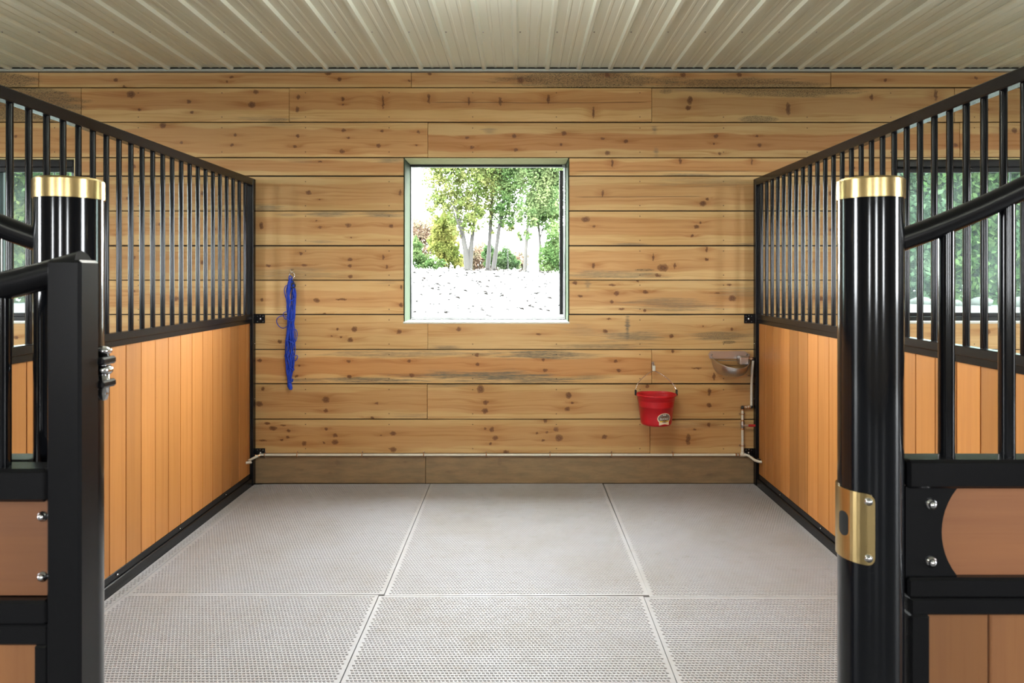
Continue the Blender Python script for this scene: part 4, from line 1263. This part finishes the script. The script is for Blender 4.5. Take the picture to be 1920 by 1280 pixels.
tree('slender_tree', 42, (914, 509), [[(914,510,0,.27),(917,470,0,.22),(921,400,0,.17),(925,340,0,.13),(926,280,0,.09),(926,220,0,.05)], [(919,430,0,.08),(912,405,.4,.05),(903,385,.6,.03)]],
     [(918,340,34,56,0),(908,400,26,24,0),(935,305,44,44,0),(928,430,18,14,0),(925,240,60,45,0)], 3800, .13, LIME, 'slender straight-stemmed tree in the middle of the window view', seed=3)
tree('leaning_tree', 41.5, (924, 509), [[(924,510,0,.26),(930,470,0,.22),(937,420,0,.19),(945,375,0,.15),(952,330,0,.11),(958,270,0,.07)], [(934,440,0,.12),(940,405,.4,.08),(936,380,.4,.05)]],
     [(952,345,34,50,0),(948,400,30,24,0),(962,290,48,44,0)], 3300, .13, GRN, 'tree leaning right beside the slender tree in the window', seed=4)
tree('pale_trunk_tree', 40, (984, 515), [[(984,516,0,.22),(986,470,0,.19),(989,425,0,.15),(996,370,0,.11),(1004,320,0,.08)]],
     [(1005,330,42,40,0),(1030,365,40,34,0),(990,400,24,30,0),(1020,295,60,40,0),(984,440,16,14,0),(1042,320,30,40,0)], 6200, .135, (.078,.110,.046), 'full green tree on a pale trunk, right side of the window', bark=M_BARKP, seed=5)
tree('forked_pale_tree', 46, (1012, 515), [[(1013,516,0,.18),(1013,460,0,.16),(1010,425,0,.13),(1007,390,0,.08)], [(1012,450,0,.09),(1020,420,0,.06),(1028,400,0,.03)]],
     [(1030,410,34,26,0),(1018,380,40,30,0)], 1500, .15, GRN, 'pale forked tree behind the full green tree', bark=M_BARKP, seed=6)
tree('leafy_shrub', 38.5, (1035, 520), [[(1035,521,0,.06),(1034,500,0,.03)]], [(1036,480,26,30,0),(1052,455,30,40,0),(1022,500,16,16,0),(1062,490,30,34,0)], 3600, .11, GRN, 'dense green shrub at the right edge of the window', 'shrub', seed=7)
tree('yellow_tree', 44, (841, 508), [[(841,508,0,.13),(842,480,0,.10),(846,460,0,.05)]], [(838,470,26,32,0),(832,425,24,30,0),(852,485,20,20,0),(820,455,18,28,0)], 3000, .13, YEL, 'small yellow-green tree left of the twin-stemmed tree', seed=8)
tree('green_shrub', 42, (788, 508), [[(788,508,0,.05),(788,498,0,.03)]], [(788,488,22,16,0),(772,470,20,26,0),(812,494,22,10,0),(752,480,22,24,0)], 2200, .12, GRN, 'low green shrub at the left edge of the window', 'shrub', seed=9)
tree('autumn_tree', 56, (785, 500), [[(785,508,0,.12),(785,470,0,.08)]], [(785,455,28,44,0),(812,440,26,40,0),(765,440,24,46,0),(838,450,24,40,0)], 3600, .17, PEACH, 'pale peach autumn tree far behind the low shrub', seed=10)
tree('autumn_bush', 58, (898, 500), [[(898,508,0,.1),(898,490,0,.06)]], [(898,482,24,30,0),(880,488,20,22,0),(975,490,18,20,0),(925,488,20,22,0)], 2600, .16, PEACH, 'peach autumn bush behind the trunks in mid window', 'bush', seed=11)
tree('round_bush', 50, (945, 505), [[(945,508,0,.08),(945,490,0,.05)]], [(946,485,18,22,0),(962,494,14,14,0),(918,478,14,20,0)], 2000, .14, (.054,.084,.036), 'round green bush behind the leaning tree', 'bush', seed=12)
tree('thin_sapling', 47, (952, 508), [[(953,510,0,.06),(952,470,0,.05),(951,430,0,.03)]], [(952,425,14,12,0)], 160, .12, LIME, 'thin bare sapling between the trees', seed=13)
# thickets seen through the windows of the neighbouring stalls
SIDE = [(-33.5, 41, 1.25, GRN, 'tall green thicket beyond the left edge of the view'), (-29.6, 38, 1.2, LIME, 'bright lime thicket filling the left neighbouring window'),
        (-25.8, 40, 1.15, GRN, 'green thicket at the inner edge of the left neighbouring window'), (-21.5, 43, 1.1, LIME, 'lime thicket between the left and middle windows'),
        (-31.5, 47, 1.6, LIME, 'tall lime thicket in the second rank behind the left window'),
        (17.6, 43, 1.1, GRN, 'green thicket between the middle and right windows'), (21.4, 40, 1.2, DEEP, 'dark green thicket at the inner edge of the right neighbouring window'),
        (24.6, 38, 1.2, GRN, 'fresh green thicket in the middle of the right neighbouring window'), (28.2, 39, 1.25, DEEP, 'dark green thicket at the outer side of the right window'),
        (32.0, 42, 1.3, GRN, 'tall green thicket beyond the right edge of the view'), (25.5, 48, 1.7, DEEP, 'tall dark thicket in the second rank behind the right window'),
        (31.5, 49, 1.7, DEEP, 'rearmost dark thicket beyond the right window'), (20.0, 49, 1.6, DEEP, 'dark thicket in the second rank near the middle window')]
me = leaves([((0, 0, 1.4), (2.5, 1.6, 1.6)), ((-.8, 0, 3.9), (2.4, 1.6, 2.1)), ((.9, .3, 6.3), (2.3, 1.6, 2.2)), ((1.3, -.5, 2.9), (1.8, 1.3, 1.9)), ((-1.2, .2, 6.6), (1.6, 1.4, 1.8))], 13000, .15, 21)
for i, (x, y, s, colr, lab) in enumerate(SIDE):
    root = empty('thicket', (x, y, gz(x, y) - .1)); tag(root, lab, 'thicket', 'thickets beyond the side windows')
    o = bpy.data.objects.new('foliage', me); COL.objects.link(o); place(o, (x, y, gz(x, y) - .1), root)
    o.scale = (s, s, s); o.rotation_euler.z = i * 1.3; o.color = (*colr, 1); o['kind'] = 'stuff'
    t = obj('trunk', MB().tube([(x, y, gz(x, y) - .2), (x + .1, y, gz(x, y) + 2.5), (x + .3, y, gz(x, y) + 6)], [.16, .12, .05], 7), M_BARK, root)
# stones at the wood's edge beyond the right window
M_STONE = plain('pale_field_stone', (.03, .028, .026), .85, .25, 3, .2)
mb = MB()
bm = bmesh.new(); bmesh.ops.create_icosphere(bm, subdivisions=2, radius=.5)
for v in bm.verts:
    v.co *= 1 + .25 * mnoise.noise(v.co * 2.3); v.co.z *= .6; v.co.x *= 1.3
mb.v = [tuple(v.co) for v in bm.verts]; bm.verts.index_update(); mb.f = [tuple(v.index for v in f.verts) for f in bm.faces]; mb.sm = [True] * len(mb.f); bm.free()
st0 = None
for i, (x, y, s, lab) in enumerate([(19.5, 33.9, .9, 'pale field stone, leftmost beyond the right window'), (20.8, 33.3, .7, 'pale field stone, second from left beyond the right window'), (22.7, 34.5, 1., 'pale field stone in the middle of the row beyond the right window'), (24.2, 33.9, 1.15, 'largest pale field stone of the row beyond the right window'), (26.0, 34.4, .8, 'pale field stone, rightmost beyond the right window')]):
    if st0 is None: st0 = obj('stone', mb, M_STONE, origin=(0, 0, 0)); o = st0
    else: o = clone('stone', st0, (0, 0, 0))
    place(o, (x, y, gz(x, y) + .12 * s)); o.scale = (s, s * .8, s); o.rotation_euler.z = i * .9
    tag(o, lab, 'stone', 'field stones')
# small pale shed behind the mound
sx0, sx1, sY = at(966, 60), at(1000, 60), 60
shed = empty('shed', ((sx0 + sx1) / 2, sY, gz(3, sY))); tag(shed, 'small white shed with a low gable roof behind the pale trunk', 'shed')
zb_, zt_ = gz((sx0 + sx1) / 2, sY) - .3, zat(512, 60)
obj('walls', MB().box(sx0, sx1, sY, sY + 2, zb_, zt_), plain('white_shed_wall', (.035, .035, .034), .7), shed)
obj('roof', MB().prism([(sx0 - .15, zt_), (sx1 + .15, zt_), ((sx0 + sx1) / 2 - .2, zat(503, 60))], sY - .2, sY + 2.2), plain('grey_shed_roof', (.016, .017, .017), .6), shed)
# fallen leaves
rg = np.random.default_rng(3)
V = []
for i in range(1500):
    y = 20 + 18.5 * rg.random() ** .8; x = -18 + 34 * rg.random()
    if rg.random() < .55: x = -.26 * y * .6 + rg.random() * .2 * y - .0 * y
    s = .045 + .09 * rg.random() ** 2; a_ = rg.random() * 6.28; z = gz(x, y) + .03
    ca, sa = math.cos(a_), math.sin(a_)
    V += [(x - s * ca, y - s * sa, z), (x + s * .5 * sa, y - s * .5 * ca, z + s * .25), (x + s * ca, y + s * sa, z + s * .6), (x - s * .5 * sa, y + s * .5 * ca, z + s * .7)]
mb = MB(); mb.add(V, [(4*i, 4*i+1, 4*i+2, 4*i+3) for i in range(len(V) // 4)])
fl = obj('fallen_leaves', mb, plain('dry_leaf', (.009, .0052, .003), .8, .4, 1.5), origin=(0, 0, 0), fix=False)
tag(fl, 'scattered dry brown leaves on the pale ground outside', 'leaves'); fl['kind'] = 'stuff'

# ------------------------------------------------------------------ added lamps, out of view, that brighten the stalls and the aisle
M_DIFF = NT('added_lamp_diffuser').set(Base_Color=(.9, .9, .88), Emission_Color=(1., .96, .88), Emission_Strength=6.).m
def lamp(x, y, power, label):
    """tube lamp hung on two rods, added as fill: shines down and far more up on the ceiling"""
    root = empty('added_lamp', (x, y, CEIL)); tag(root, label, 'lamp', 'added lamps')
    z = CEIL - .26
    obj('housing', MB().cbox(x - .62, x + .62, y - .05, y + .05, z, z + .035, .008), M_WHITE, root)
    obj('diffuser', MB().cbox(x - .60, x + .60, y - .045, y + .045, z - .03, z, .006), M_DIFF, root)
    for sx in (-.45, .45): obj('hanger', MB().tube([(x + sx, y, z + .03), (x + sx, y, CEIL + .03)], .004, 6), M_GALV, root)
    for nm, zz, ry, pw in (('added_lamp_light', z - .032, 0, power), ('added_uplight', z + .04, math.pi, power * UPLIGHT)):  # the upward light is an extra, added to lift the ceiling
        l = bpy.data.lights.new(nm, 'AREA'); l.shape = 'RECTANGLE'; l.size, l.size_y = 1.2, .09
        l.energy = pw; l.color = (1., .98, .92)
        o = bpy.data.objects.new(nm, l); COL.objects.link(o); place(o, (x, y, zz), root); o.rotation_euler = (ry, 0, 0)
lamp(-.1, 2.7, LAMP_W, 'long white added fill lamp over the front half of the stall')
lamp(-3.75, 2.7, LAMP_W * .8, 'long white added fill lamp over the left neighbouring stall')
lamp(3.55, 2.7, LAMP_W * .8, 'long white added fill lamp over the right neighbouring stall')
lamp(-2.0, -1.1, AISLE_W, 'long white added fill lamp over the left end of the aisle')
lamp(1.9, -1.1, AISLE_W, 'long white added fill lamp over the right end of the aisle')
